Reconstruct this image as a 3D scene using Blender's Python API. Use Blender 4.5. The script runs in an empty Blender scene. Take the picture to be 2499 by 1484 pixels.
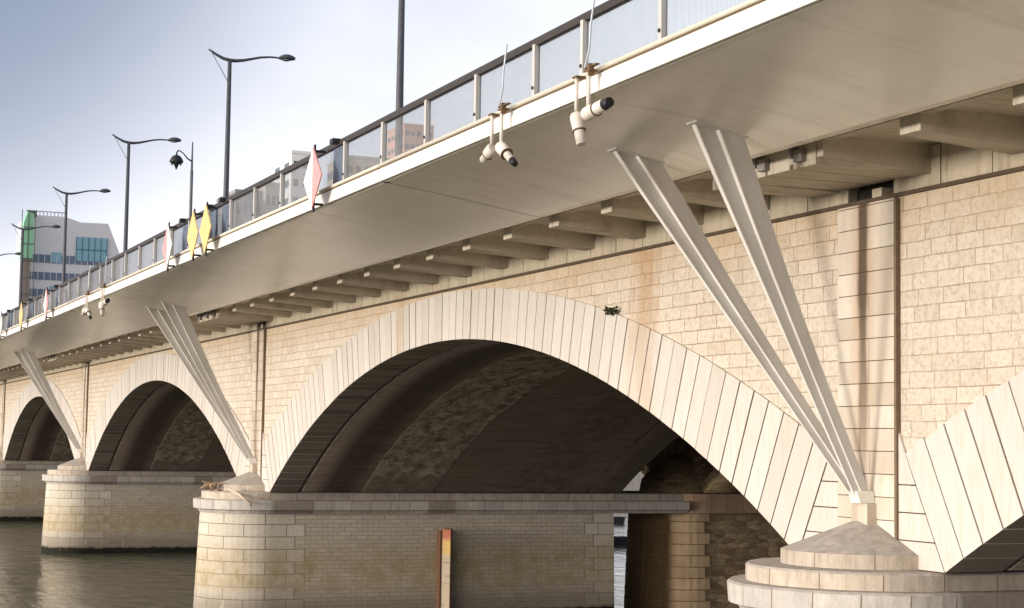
import bpy, bmesh, math, random
from mathutils import Vector, Matrix
random.seed(7)
R = math.radians
S = bpy.context.scene
COL = S.collection

# ------------------------------------------------------------------ camera
cam_d = bpy.data.cameras.new("camera")
cam = bpy.data.objects.new("camera", cam_d)
COL.objects.link(cam)
rt = Vector((0.92137402, -0.38838108, 0.01516755))
up = Vector((-0.04492225, -0.0676468, 0.9966975))
fw = Vector((0.38607242, 0.91901254, 0.07977496))
M = Matrix((rt, up, -fw)).transposed().to_4x4()
M.translation = Vector((-15.972, 0.0, 6.314))
cam.matrix_world = M
cam_d.sensor_width = 36
cam_d.lens = 4259.85 / 2498 * 36
cam_d.clip_start = 0.1
cam_d.clip_end = 6000
S.camera = cam

# ------------------------------------------------------------------ sun, sky, exposure
SUN_EL, SUN_OFF = 2.4, 5.0          # elevation; how far the sun swings from square-on to the bridge face
SUN_POWER, SKY = 2.1, 0.12
sd = Vector((-math.cos(R(SUN_EL)) * math.cos(R(SUN_OFF)), -math.cos(R(SUN_EL)) * math.sin(R(SUN_OFF)), math.sin(R(SUN_EL))))
sl = bpy.data.lights.new("sun", 'SUN')
sl.energy = SUN_POWER
sl.angle = R(9)
sl.color = (1.0, 0.925, 0.835)
so = bpy.data.objects.new("sun", sl)
COL.objects.link(so)
so.rotation_euler = sd.to_track_quat('Z', 'Y').to_euler()
so.location = (-60, -10, 40)

W = bpy.data.worlds.new("World")
S.world = W
W.use_nodes = True
nt = W.node_tree
nt.nodes.clear()
def wn(t, **k):
    n = nt.nodes.new(t)
    for a, b in k.items(): setattr(n, a, b)
    return n
sky = wn('ShaderNodeTexSky', sky_type='NISHITA', sun_disc=False)
sky.sun_elevation = R(SUN_EL)
sky.sun_rotation = math.atan2(sd.x, sd.y)
sky.air_density = 1.3
sky.dust_density = 1.2
tc = wn('ShaderNodeTexCoord')
mp = wn('ShaderNodeMapping')
mp.inputs['Scale'].default_value = (1.0, 1.0, 2.6)
mp.inputs['Location'].default_value = (0.3, 0.1, 0.0)
nz = wn('ShaderNodeTexNoise')
nz.inputs['Scale'].default_value = 2.2
nz.inputs['Detail'].default_value = 5
nz.inputs['Roughness'].default_value = 0.5
sep = wn('ShaderNodeSeparateXYZ')
el = wn('ShaderNodeMapRange')                     # cloud veil thins with height
el.inputs['From Min'].default_value = 0.2; el.inputs['From Max'].default_value = 0.7
el.inputs['To Min'].default_value = 1.0; el.inputs['To Max'].default_value = 0.35
cr = wn('ShaderNodeMapRange')
cr.inputs['From Min'].default_value = 0.30; cr.inputs['From Max'].default_value = 0.62
cr.inputs['To Min'].default_value = 0.8; cr.inputs['To Max'].default_value = 1.0
mul = wn('ShaderNodeMath', operation='MULTIPLY')
mx = wn('ShaderNodeMix', data_type='RGBA')
scl = wn('ShaderNodeVectorMath', operation='SCALE')
scl.inputs['Scale'].default_value = SKY
cc = wn('ShaderNodeMix', data_type='RGBA')
cc.inputs['A'].default_value = (0.64, 0.68, 0.80, 1)
cc.inputs['B'].default_value = (0.93, 0.945, 1.0, 1)
cel = wn('ShaderNodeMapRange')
cel.inputs['From Min'].default_value = 0.0; cel.inputs['From Max'].default_value = 1.0
bgn = wn('ShaderNodeBackground')
out = wn('ShaderNodeOutputWorld')
L = nt.links.new
L(tc.outputs['Generated'], mp.inputs['Vector'])
L(mp.outputs[0], nz.inputs['Vector'])
L(tc.outputs['Generated'], sep.inputs[0])
L(sep.outputs['Z'], el.inputs['Value'])
L(nz.outputs['Fac'], cr.inputs['Value'])
L(el.outputs[0], mul.inputs[0]); L(cr.outputs[0], mul.inputs[1])
L(sky.outputs[0], scl.inputs[0])
# brightness of the veil: brighter low down and to the right of the bridge axis
dotn = wn('ShaderNodeVectorMath', operation='DOT_PRODUCT')
dotn.inputs[1].default_value = (0.75, 0.35, -1.5)
L(tc.outputs['Generated'], dotn.inputs[0])
adn = wn('ShaderNodeMath', operation='MULTIPLY_ADD')
adn.inputs[1].default_value = 0.55; adn.inputs[2].default_value = 0.0
L(nz.outputs['Fac'], adn.inputs[0])
ad2 = wn('ShaderNodeMath', operation='ADD')
L(dotn.outputs['Value'], ad2.inputs[0]); L(adn.outputs[0], ad2.inputs[1])
cel.inputs['From Min'].default_value = 0.30; cel.inputs['From Max'].default_value = 0.60
L(ad2.outputs[0], cel.inputs['Value'])
L(cel.outputs[0], cc.inputs['Factor'])
L(mul.outputs[0], mx.inputs['Factor'])
L(scl.outputs[0], mx.inputs['A']); L(cc.outputs['Result'], mx.inputs['B'])
# hazy glow round the low sun
gd = wn('ShaderNodeVectorMath', operation='DOT_PRODUCT'); gd.inputs[1].default_value = sd
L(tc.outputs['Generated'], gd.inputs[0])
gm = wn('ShaderNodeMath', operation='MAXIMUM'); gm.inputs[1].default_value = 0.0
L(gd.outputs['Value'], gm.inputs[0])
gw = wn('ShaderNodeMath', operation='POWER'); gw.inputs[1].default_value = 3.0
L(gm.outputs[0], gw.inputs[0])
gs = wn('ShaderNodeVectorMath', operation='SCALE'); gs.inputs[0].default_value = (3.0, 2.6, 2.1)
L(gw.outputs[0], gs.inputs['Scale'])
ga = wn('ShaderNodeVectorMath', operation='ADD')
# one darker cloud high on the left
dk = wn('ShaderNodeVectorMath', operation='DOT_PRODUCT')
dk.inputs[1].default_value = (fw * 4260 - rt * 1500 + up * 1050).normalized()
L(tc.outputs['Generated'], dk.inputs[0])
dkn = wn('ShaderNodeMath', operation='MULTIPLY_ADD'); dkn.inputs[1].default_value = 0.02
L(nz.outputs['Fac'], dkn.inputs[0]); L(dk.outputs['Value'], dkn.inputs[2])
dm = wn('ShaderNodeMapRange', interpolation_type='SMOOTHSTEP')
dm.inputs['From Min'].default_value = 0.974; dm.inputs['From Max'].default_value = 1.012
dm.inputs['To Min'].default_value = 0.0; dm.inputs['To Max'].default_value = 0.9
L(dkn.outputs[0], dm.inputs['Value'])
dmx = wn('ShaderNodeMix', data_type='RGBA'); dmx.inputs['B'].default_value = (0.17, 0.215, 0.31, 1)
L(dm.outputs[0], dmx.inputs['Factor']); L(mx.outputs['Result'], dmx.inputs['A'])
L(dmx.outputs['Result'], ga.inputs[0]); L(gs.outputs[0], ga.inputs[1])
L(ga.outputs[0], bgn.inputs['Color'])
bgn.inputs['Strength'].default_value = 1.0
L(bgn.outputs[0], out.inputs[0])

S.view_settings.view_transform = 'Standard'
S.view_settings.look = 'None'
S.view_settings.exposure = 0.5
S.view_settings.gamma = 1
S.render.engine = 'CYCLES'
S.cycles.max_bounces = 8
S.cycles.diffuse_bounces = 5
S.cycles.glossy_bounces = 4
S.cycles.transparent_max_bounces = 24
S.cycles.sample_clamp_indirect = 4.0
S.cycles.use_denoising = True

# ------------------------------------------------------------------ material helpers
class NT:
    def __init__(s, name):
        s.m = bpy.data.materials.new(name); s.m.use_nodes = True
        s.t = s.m.node_tree
        s.b = s.t.nodes['Principled BSDF']
    def n(s, typ, **k):
        nd = s.t.nodes.new(typ)
        for a, b in k.items():
            if a.startswith('i_'): nd.inputs[a[2:].replace('_', ' ')].default_value = b
            else: setattr(nd, a, b)
        return nd
    def l(s, a, b): s.t.links.new(a, b)
    def pos(s): return s.n('ShaderNodeNewGeometry').outputs['Position']
    def uv(s):
        u = s.n('ShaderNodeUVMap'); u.uv_map = 'UVMap'; return u.outputs[0]
    def mapv(s, v, scale=(1, 1, 1), loc=(0, 0, 0)):
        m = s.n('ShaderNodeMapping'); m.inputs['Scale'].default_value = scale; m.inputs['Location'].default_value = loc
        s.l(v, m.inputs['Vector']); return m.outputs[0]
    def noise(s, v, scale, detail=4, rough=0.55, dist=0.0):
        n = s.n('ShaderNodeTexNoise'); n.inputs['Scale'].default_value = scale
        n.inputs['Detail'].default_value = detail; n.inputs['Roughness'].default_value = rough
        n.inputs['Distortion'].default_value = dist
        s.l(v, n.inputs['Vector']); return n.outputs['Fac']
    def mr(s, v, a, b, c=0.0, d=1.0, smooth=False):
        m = s.n('ShaderNodeMapRange')
        if smooth: m.interpolation_type = 'SMOOTHSTEP'
        for k, x in zip(('From Min', 'From Max', 'To Min', 'To Max'), (a, b, c, d)): m.inputs[k].default_value = x
        s.l(v, m.inputs['Value']); return m.outputs[0]
    def math(s, op, a, b=None, c=None):
        m = s.n('ShaderNodeMath', operation=op)
        for i, x in enumerate((a, b, c)):
            if x is None: continue
            if isinstance(x, (int, float)): m.inputs[i].default_value = x
            else: s.l(x, m.inputs[i])
        return m.outputs[0]
    def mix(s, f, a, b, bt='MIX'):
        m = s.n('ShaderNodeMix', data_type='RGBA', blend_type=bt)
        for k, x in (('Factor', f), ('A', a), ('B', b)):
            if isinstance(x, (int, float)): m.inputs[k].default_value = x
            elif isinstance(x, tuple): m.inputs[k].default_value = (*x[:3], 1)
            else: s.l(x, m.inputs[k])
        return m.outputs['Result']
    def xyz(s, v):
        q = s.n('ShaderNodeSeparateXYZ'); s.l(v, q.inputs[0]); return q.outputs
    def bump(s, h, st=0.3, dist=0.02, prev=None):
        b = s.n('ShaderNodeBump'); b.inputs['Strength'].default_value = st; b.inputs['Distance'].default_value = dist
        s.l(h, b.inputs['Height'])
        if prev is not None: s.l(prev, b.inputs['Normal'])
        return b.outputs[0]
    def fin(s, col, rough=0.8, normal=None, metal=0.0, spec=0.3):
        if isinstance(col, tuple): s.b.inputs['Base Color'].default_value = (*col[:3], 1)
        else: s.l(col, s.b.inputs['Base Color'])
        if isinstance(rough, float): s.b.inputs['Roughness'].default_value = rough
        else: s.l(rough, s.b.inputs['Roughness'])
        s.b.inputs['Metallic'].default_value = metal
        s.b.inputs['Specular IOR Level'].default_value = spec
        if normal is not None: s.l(normal, s.b.inputs['Normal'])
        return s.m

def brick(n, v, w, h, c1, c2, cm, mortar=0.014, off=0.5, bias=0.0, smooth=0.1):
    b = n.n('ShaderNodeTexBrick')
    b.offset = off; b.squash = 1.0
    b.inputs['Scale'].default_value = 1.0
    b.inputs['Brick Width'].default_value = w; b.inputs['Row Height'].default_value = h
    b.inputs['Mortar Size'].default_value = mortar; b.inputs['Mortar Smooth'].default_value = smooth
    b.inputs['Bias'].default_value = bias
    b.inputs['Color1'].default_value = (*c1, 1); b.inputs['Color2'].default_value = (*c2, 1)
    b.inputs['Mortar'].default_value = (*cm, 1)
    n.l(v, b.inputs['Vector'])
    return b.outputs['Color'], b.outputs['Fac']

PY = 23.3514; LEN = 38.0
def stains(n, p):
    """brown run-off streaks at the drains: beside every pier and on the first arch"""
    o = n.xyz(p)
    wob = n.noise(n.mapv(p, (0.2, 3.0, 0.55)), 1.0, 4)
    rel = n.math('SUBTRACT', n.math('PINGPONG', n.math('SUBTRACT', o['Y'], PY + 0.66 - LEN * 3), LEN / 2), 0.0)
    rel = n.math('ADD', rel, n.math('MULTIPLY', n.math('SUBTRACT', wob, 0.5), 0.35))
    a = n.mr(rel, 0.05, 0.26, 1, 0, True)
    a = n.math('MULTIPLY', a, n.mr(o['Z'], 5.4, 8.4, 0.45, 1.0))
    d2 = n.math('ABSOLUTE', n.math('SUBTRACT', o['Y'], 31.15))
    d2 = n.math('ADD', d2, n.math('MULTIPLY', n.math('SUBTRACT', wob, 0.5), 1.3))
    b = n.math('MULTIPLY', n.mr(d2, 0.15, 0.85, 1, 0, True), n.mr(o['Z'], 6.6, 8.6, 0.35, 0.8))
    d3 = n.math('ABSOLUTE', n.math('SUBTRACT', o['Y'], 46.0))
    c = n.math('MULTIPLY', n.mr(d3, 0.1, 0.5, 1, 0, True), 0.6)
    return n.math('MAXIMUM', a, 0.0), n.math('MAXIMUM', b, c)

def m_wall():
    n = NT('ashlar_wall')
    p = n.pos(); uv = n.uv()
    w = n.noise(n.mapv(p, (1, 1, 1)), 0.9, 3)
    u2 = n.n('ShaderNodeVectorMath', operation='ADD')
    cb = n.n('ShaderNodeCombineXYZ'); n.l(n.math('MULTIPLY', n.math('SUBTRACT', w, 0.5), 0.04), cb.inputs['Y'])
    # uneven block lengths: shift each course by a random amount
    sx = n.xyz(uv)
    row = n.math('FLOOR', n.math('DIVIDE', sx['Y'], 0.25))
    wn_ = n.n('ShaderNodeTexWhiteNoise', noise_dimensions='1D'); n.l(row, wn_.inputs['W'])
    stretch = wn_.outputs['Value']
    n.l(n.math('ADD', n.math('MULTIPLY', wn_.outputs['Value'], 0.5), n.math('MULTIPLY', stretch, 0.9)), cb.inputs['X'])
    n.l(uv, u2.inputs[0]); n.l(cb.outputs[0], u2.inputs[1])
    col, fac = brick(n, u2.outputs[0], 0.62, 0.25, (0.63, 0.555, 0.475), (0.69, 0.61, 0.53), (0.30, 0.215, 0.135), 0.009, 0.5)
    big = n.noise(p, 0.33, 3)
    col = n.mix(n.mr(big, 0.35, 0.65), col, (0.66, 0.61, 0.54), 'MIX')
    b2, f2 = brick(n, u2.outputs[0], 0.62, 0.25, (0.86, 0.835, 0.80), (1.06, 1.05, 1.04), (0.60, 0.52, 0.42), 0.010, 0.5)
    col = n.mix(n.mr(n.noise(p, 2.5, 4, 0.7), 0.35, 0.6, 0.35, 1.0), col, b2, 'MULTIPLY')
    sp2_ = n.noise(p, 1.1, 3)
    sp = n.noise(p, 10.0, 7, 0.78)
    col = n.mix(n.mr(sp, 0.48, 0.66, 0, 0.7), col, (0.38, 0.26, 0.15))
    pit = n.noise(p, 26.0, 3, 0.6)
    col = n.mix(n.mr(n.math('ADD', pit, n.math('MULTIPLY', sp2_, 0.35)), 0.80, 0.90, 0, 0.75), col, (0.18, 0.12, 0.07))
    sp2 = n.noise(p, 4.0, 5, 0.7)
    col = n.mix(n.mr(sp2, 0.35, 0.7, 0, 0.5), col, (0.66, 0.58, 0.46))
    o = n.xyz(p)
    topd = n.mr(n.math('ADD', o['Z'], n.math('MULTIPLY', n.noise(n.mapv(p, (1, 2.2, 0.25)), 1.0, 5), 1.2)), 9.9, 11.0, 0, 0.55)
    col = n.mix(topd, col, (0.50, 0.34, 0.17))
    rs = n.noise(n.mapv(p, (0.5, 3.2, 0.22)), 1.3, 6, 0.72)
    col = n.mix(n.math('MULTIPLY', n.mr(rs, 0.54, 0.72, 0, 0.45), n.mr(o['Z'], 7.0, 10.0, 0.35, 1.0)), col, (0.40, 0.30, 0.20))
    st, og = stains(n, p)
    col = n.mix(n.math('MULTIPLY', og, 0.62), col, (0.42, 0.24, 0.10))
    col = n.mix(n.math('MULTIPLY', st, 0.8), col, (0.13, 0.085, 0.045))
    h = n.math('ADD', n.math('MULTIPLY', fac, -1.2), n.math('MULTIPLY', sp, 1.3))
    return n.fin(col, 0.9, n.bump(h, 0.8, 0.03), spec=0.15)

def m_ring():
    n = NT('pale_voussoir_stone')
    p = n.pos()
    at = n.n('ShaderNodeAttribute', attribute_name='tint')
    t = n.xyz(at.outputs['Color'])['X']
    col = n.mix(t, (0.53, 0.485, 0.44), (0.60, 0.56, 0.515))
    f = n.noise(n.mapv(p, (3, 7, 1.0)), 1.6, 5, 0.6)
    col = n.mix(n.mr(f, 0.45, 0.75, 0, 0.45), col, (0.48, 0.38, 0.27))
    sp = n.noise(p, 24, 4, 0.7)
    col = n.mix(n.mr(sp, 0.6, 0.75, 0, 0.3), col, (0.35, 0.26, 0.17))
    st, og = stains(n, p)
    col = n.mix(n.math('MULTIPLY', og, 0.55), col, (0.40, 0.26, 0.12))
    # darker tone on the face that looks down into the arch
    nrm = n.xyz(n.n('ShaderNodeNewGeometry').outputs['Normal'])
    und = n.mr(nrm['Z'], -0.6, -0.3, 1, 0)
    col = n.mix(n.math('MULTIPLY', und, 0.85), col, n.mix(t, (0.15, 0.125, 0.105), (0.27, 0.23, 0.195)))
    return n.fin(col, 0.9, n.bump(sp, 0.25, 0.01), spec=0.15)

def m_simple_stone(name, c1, c2, grime=(0.22, 0.17, 0.12), amt=0.5, sc=2.0, joints=None):
    n = NT(name)
    p = n.pos()
    f = n.noise(p, sc, 5, 0.6)
    col = n.mix(n.mr(f, 0.3, 0.7), c1, c2)
    if joints:
        b2, f2 = brick(n, n.uv(), joints[0], joints[1], (0.86, 0.85, 0.84), (1.06, 1.04, 1.0), (0.45, 0.38, 0.3), 0.012, joints[2])
        col = n.mix(1.0, col, b2, 'MULTIPLY')
    s2 = n.noise(n.mapv(p, (4, 4, 0.7)), 1.4, 6, 0.7)
    col = n.mix(n.mr(s2, 0.48, 0.75, 0, amt), col, grime)
    sp = n.noise(p, 22, 5, 0.7)
    col = n.mix(n.mr(sp, 0.58, 0.72, 0, amt * 0.8), col, grime)
    # greyer mottled tone on faces that look up
    nrm = n.xyz(n.n('ShaderNodeNewGeometry').outputs['Normal'])
    upf = n.mr(nrm['Z'], 0.3, 0.7, 0, 0.8)
    s3 = n.noise(n.mapv(p, (1, 1, 1)), 5.0, 6, 0.7)
    col = n.mix(upf, col, n.mix(n.mr(s3, 0.35, 0.65), (0.26, 0.235, 0.215), (0.43, 0.395, 0.37)))
    return n.fin(col, 0.92, n.bump(n.math('ADD', sp, s3), 0.45, 0.02), spec=0.15)

def m_pier():
    n = NT('pier_masonry')
    p = n.pos(); uv = n.uv()
    o = n.xyz(uv)
    big, bf = brick(n, n.mapv(uv, (1, 1, 1), (0.9, 0.04, 0)), 1.5, 0.43, (0.54, 0.49, 0.41), (0.63, 0.58, 0.50), (0.22, 0.17, 0.11), 0.014, 0.5)
    sm, sf = brick(n, uv, 0.42, 0.143, (0.49, 0.435, 0.36), (0.58, 0.525, 0.44), (0.33, 0.28, 0.22), 0.010, 0.5)
    row = n.math('FLOOR', n.math('DIVIDE', n.math('ADD', o['Y'], 0.04), 0.43))
    alt = n.math('MODULO', n.math('ADD', row, 20.0), 2.0)
    altn = n.math('MULTIPLY', n.math('LESS_THAN', n.math('ABSOLUTE', n.math('SUBTRACT', alt, 1.0)), 0.5), 0.36)
    le = n.math('LESS_THAN', o['X'], n.math('ADD', 0.9, altn))
    ri = n.math('GREATER_THAN', o['X'], n.math('SUBTRACT', 12.4, altn))
    q = n.math('MAXIMUM', le, ri)
    qe = n.math('MINIMUM', n.math('ABSOLUTE', n.math('SUBTRACT', o['X'], n.math('ADD', 0.9, altn))), n.math('ABSOLUTE', n.math('SUBTRACT', o['X'], n.math('SUBTRACT', 12.4, altn))))
    edge = n.math('LESS_THAN', qe, 0.018)
    col = n.mix(q, sm, big)
    col = n.mix(n.math('MULTIPLY', edge, 0.75), col, (0.14, 0.10, 0.07))
    # waterline bands: ochre algae in the middle, grey-brown mud below, black at the water
    wz = n.xyz(p)
    z = n.math('ADD', wz['Z'], n.math('MULTIPLY', n.math('SUBTRACT', n.noise(p, 0.9, 4), 0.5), 0.5))
    oc = n.math('MULTIPLY', n.mr(z, 0.9, 1.3, 0, 1, True), n.mr(z, 2.0, 3.2, 1, 0, True))
    oc = n.math('MULTIPLY', oc, n.mr(n.noise(p, 2.2, 5, 0.7), 0.35, 0.65, 0.25, 0.75))
    col = n.mix(oc, col, (0.34, 0.25, 0.11))
    mud = n.math('MULTIPLY', n.mr(z, 0.5, 1.5, 1, 0, True), 0.7)
    col = n.mix(mud, col, (0.17, 0.135, 0.105))
    tide = n.mr(n.math('ABSOLUTE', n.math('SUBTRACT', wz['Z'], n.math('ADD', 1.22, n.math('MULTIPLY', n.noise(p, 0.5, 2), 0.12)))), 0.0, 0.09, 0.4, 0)
    col = n.mix(tide, col, (0.46, 0.39, 0.30))
    alg = n.mr(n.math('ADD', wz['Z'], n.math('MULTIPLY', n.math('SUBTRACT', n.noise(p, 2.5, 4), 0.5), 0.22)), 0.26, 0.4, 1, 0, True)
    col = n.mix(alg, col, (0.010, 0.011, 0.007))
    sp = n.noise(p, 12, 6, 0.75)
    col = n.mix(n.mr(sp, 0.52, 0.74, 0, 0.5), col, (0.16, 0.115, 0.07))
    spots = n.noise(n.mapv(p, (3.0, 3.0, 1.2)), 1.3, 3, 0.6)
    col = n.mix(n.mr(spots, 0.66, 0.74, 0, 0.6), col, (0.58, 0.52, 0.43))
    ff = n.mix(q, sf, bf)
    h = n.math('ADD', n.math('MULTIPLY', n.xyz(ff)['X'], -1.0), sp)
    return n.fin(col, 0.88, n.bump(h, 0.45, 0.02), spec=0.2)

def m_barrel():
    n = NT('board_marked_vault_concrete')
    p = n.pos(); uv = n.uv()
    o = n.xyz(uv)                                       # u = across the bridge, v = along the curve
    bd = n.n('ShaderNodeTexWave', wave_type='BANDS', bands_direction='Y')
    bd.inputs['Scale'].default_value = 1.55; bd.inputs['Distortion'].default_value = 0.25; bd.inputs['Detail'].default_value = 1
    n.l(uv, bd.inputs['Vector'])
    f = n.noise(n.mapv(uv, (0.35, 2.0, 1)), 1.5, 5, 0.6)
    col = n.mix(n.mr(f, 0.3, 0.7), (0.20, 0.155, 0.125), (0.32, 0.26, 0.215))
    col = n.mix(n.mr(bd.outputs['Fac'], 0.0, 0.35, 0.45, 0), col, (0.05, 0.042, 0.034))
    # a rough, pale repaired strip, and thin pale seams
    e = n.math('MULTIPLY', n.math('SUBTRACT', n.noise(n.mapv(uv, (1, 0.6, 1)), 0.8, 2), 0.5), 0.22)
    u = n.math('ADD', o['X'], e)
    strip = n.math('MULTIPLY', n.mr(u, 3.25, 3.35, 0, 1, True), n.mr(u, 5.95, 6.05, 1, 0, True))
    rg = n.noise(n.mapv(uv, (1.3, 1.0, 1)), 1.7, 8, 0.78, 0.6)
    scol = n.mix(n.mr(rg, 0.40, 0.62), (0.14, 0.11, 0.088), (0.56, 0.50, 0.43))
    low = n.mr(o['Y'], 15.2, 15.6, 1, 0.25)
    col = n.mix(n.math('MULTIPLY', strip, n.mr(n.math('ABSOLUTE', o['Y']), 16.3, 16.9, 1.0, 0.25)), col, scol)
    strip2 = n.math('MULTIPLY', n.mr(u, 8.8, 9.0, 0, 1, True), n.mr(u, 11.0, 11.2, 1, 0, True))
    col = n.mix(n.math('MULTIPLY', strip2, 0.42), col, n.mix(n.mr(rg, 0.45, 0.7), (0.10, 0.08, 0.065), (0.42, 0.36, 0.31)))
    mouth_shade = n.mr(u, 2.6, 3.3, 1, 0, True)  # shade near the arch face put into the colour, to damp the sunlit band
    col = n.mix(n.math('MULTIPLY', mouth_shade, 0.6), col, (0.045, 0.035, 0.028))
    for sx, w, c in ((1.02, 0.05, (0.03, 0.025, 0.02)), (1.12, 0.02, (0.34, 0.31, 0.26)), (3.32, 0.035, (0.36, 0.33, 0.28)), (8.05, 0.03, (0.30, 0.27, 0.22)), (12.1, 0.05, (0.05, 0.04, 0.03))):
        ln = n.mr(n.math('ABSOLUTE', n.math('SUBTRACT', u, sx + 0.0)), w * 0.6, w, 1, 0)
        br = n.mr(n.noise(n.mapv(uv, (0.2, 1.5, 1)), 1.0, 3), 0.42, 0.6, 0.1, 0.9)
        col = n.mix(n.math('MULTIPLY', ln, br), col, c)
    hh = n.math('ADD', n.math('MULTIPLY', bd.outputs['Fac'], 0.5), n.math('MULTIPLY', n.math('MULTIPLY', rg, strip), 3.0))
    return n.fin(col, 0.85, n.bump(hh, 0.6, 0.04), spec=0.2)

def m_rubble():
    n = NT('old_rubble_masonry')
    p = n.pos()
    v = n.n('ShaderNodeTexVoronoi', feature='F1'); v.inputs['Scale'].default_value = 3.0
    n.l(n.mapv(p, (0.7, 0.8, 1.9)), v.inputs['Vector']); v.inputs['Randomness'].default_value = 0.7
    f = n.xyz(v.outputs['Color'])['X']
    col = n.mix(f, (0.20, 0.135, 0.08), (0.42, 0.32, 0.20))
    d = n.n('ShaderNodeTexVoronoi', feature='DISTANCE_TO_EDGE'); d.inputs['Scale'].default_value = 3.0
    n.l(n.mapv(p, (0.7, 0.8, 1.9)), d.inputs['Vector']); d.inputs['Randomness'].default_value = 0.7
    col = n.mix(n.mr(d.outputs['Distance'], 0.0, 0.06, 0.7, 0), col, (0.10, 0.075, 0.05))
    g = n.noise(p, 1.2, 5, 0.7)
    col = n.mix(n.mr(g, 0.45, 0.75, 0, 0.6), col, (0.09, 0.065, 0.04))
    g2 = n.noise(p, 0.7, 4, 0.7)
    col = n.mix(n.mr(g2, 0.5, 0.7, 0, 0.5), col, (0.20, 0.19, 0.08))
    return n.fin(col, 0.9, n.bump(d.outputs['Distance'], 0.6, 0.05), spec=0.15)

def m_paint(name, c, rough=0.45, dirt=0.25, dc=(0.3, 0.24, 0.17), sc=(0.5, 0.5, 0.5), spec=0.4):
    n = NT(name)
    p = n.pos()
    f = n.noise(n.mapv(p, sc), 1.3, 4, 0.6)
    f2 = n.noise(p, 14, 5, 0.7)
    col = n.mix(n.mr(f, 0.42, 0.75, 0, dirt), c, dc)
    col = n.mix(n.mr(f2, 0.55, 0.75, 0, dirt * 0.5), col, dc)
    return n.fin(col, rough, n.bump(f, 0.05, 0.01), spec=spec)

def m_soffit():
    n = NT('beige_soffit_steel')
    p = n.pos()
    f = n.noise(n.mapv(p, (0.5, 0.16, 0.5)), 1.5, 3, 0.5)
    col = n.mix(n.mr(f, 0.35, 0.68), (0.72, 0.66, 0.56), (0.80, 0.74, 0.645))
    st = n.noise(n.mapv(p, (0.35, 2.4, 0.4)), 1.0, 5, 0.65)
    col = n.mix(n.mr(st, 0.52, 0.78, 0, 0.35), col, (0.42, 0.35, 0.26))
    o = n.xyz(p)
    sm_ = n.math('PINGPONG', n.math('SUBTRACT', o['Y'], 31.02 - 152), 2.375)
    col = n.mix(n.mr(sm_, 0.004, 0.02, 0.30, 0), col, (0.30, 0.25, 0.19))
    tr = n.noise(n.mapv(p, (0.25, 1.1, 0.3), (3.1, 7, 1)), 1.0, 3, 0.6)
    col = n.mix(n.mr(tr, 0.60, 0.74, 0, 0.42), col, (0.36, 0.31, 0.24))
    f3 = n.noise(p, 9, 4, 0.6)
    col = n.mix(n.mr(f3, 0.55, 0.8, 0, 0.2), col, (0.33, 0.27, 0.2))
    return n.fin(col, 0.24, n.bump(st, 0.10, 0.02), spec=0.7)

def m_concrete(name='bracket_concrete', a=(0.48, 0.42, 0.33), b=(0.58, 0.51, 0.41)):
    n = NT(name)
    p = n.pos()
    f = n.noise(p, 1.6, 5, 0.65)
    col = n.mix(n.mr(f, 0.3, 0.7), a, b)
    st = n.noise(n.mapv(p, (1.0, 6.0, 0.6)), 1.5, 5, 0.65)
    col = n.mix(n.mr(st, 0.5, 0.75, 0, 0.6), col, (0.20, 0.145, 0.085))
    sp = n.noise(p, 18, 4, 0.7)
    col = n.mix(n.mr(sp, 0.56, 0.74, 0, 0.35), col, (0.24, 0.18, 0.12))
    return n.fin(col, 0.88, n.bump(sp, 0.3, 0.01), spec=0.2)

def m_flat(name, c, rough=0.6, metal=0.0, spec=0.3):
    n = NT(name)
    f = n.noise(n.pos(), 6.0, 4, 0.6)
    d = tuple(x * 0.72 for x in c)
    return n.fin(n.mix(n.mr(f, 0.35, 0.75), c, d), rough, None, metal, spec)

def m_glass():
    n = NT('hazy_balustrade_glass')
    p = n.pos()
    f = n.noise(n.mapv(p, (1, 1.2, 1.2)), 2.0, 4, 0.6)
    t = n.t.nodes
    tr = n.n('ShaderNodeBsdfTransparent'); tr.inputs['Color'].default_value = (0.86, 0.93, 0.99, 1)
    df = n.n('ShaderNodeBsdfTranslucent'); df.inputs['Color'].default_value = (0.62, 0.64, 0.66, 1)
    di = n.n('ShaderNodeBsdfDiffuse'); di.inputs['Color'].default_value = (0.60, 0.57, 0.55, 1)
    m0 = n.n('ShaderNodeMixShader'); m0.inputs[0].default_value = 0.5
    n.l(df.outputs[0], m0.inputs[1]); n.l(di.outputs[0], m0.inputs[2])
    gl = n.n('ShaderNodeBsdfGlossy'); gl.inputs['Roughness'].default_value = 0.06; gl.inputs['Color'].default_value = (0.8, 0.8, 0.8, 1)
    m1 = n.n('ShaderNodeMixShader'); n.l(n.mr(f, 0.3, 0.7, 0.16, 0.30), m1.inputs[0])
    n.l(tr.outputs[0], m1.inputs[1]); n.l(m0.outputs[0], m1.inputs[2])
    fr_ = n.n('ShaderNodeLayerWeight'); fr_.inputs['Blend'].default_value = 0.5
    m2 = n.n('ShaderNodeMixShader'); n.l(n.math('MULTIPLY', n.math('POWER', fr_.outputs['Facing'], 7.0), 0.6), m2.inputs[0])
    n.l(m1.outputs[0], m2.inputs[1]); n.l(gl.outputs[0], m2.inputs[2])
    n.l(m2.outputs[0], n.t.nodes['Material Output'].inputs['Surface'])
    return n.m

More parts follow.
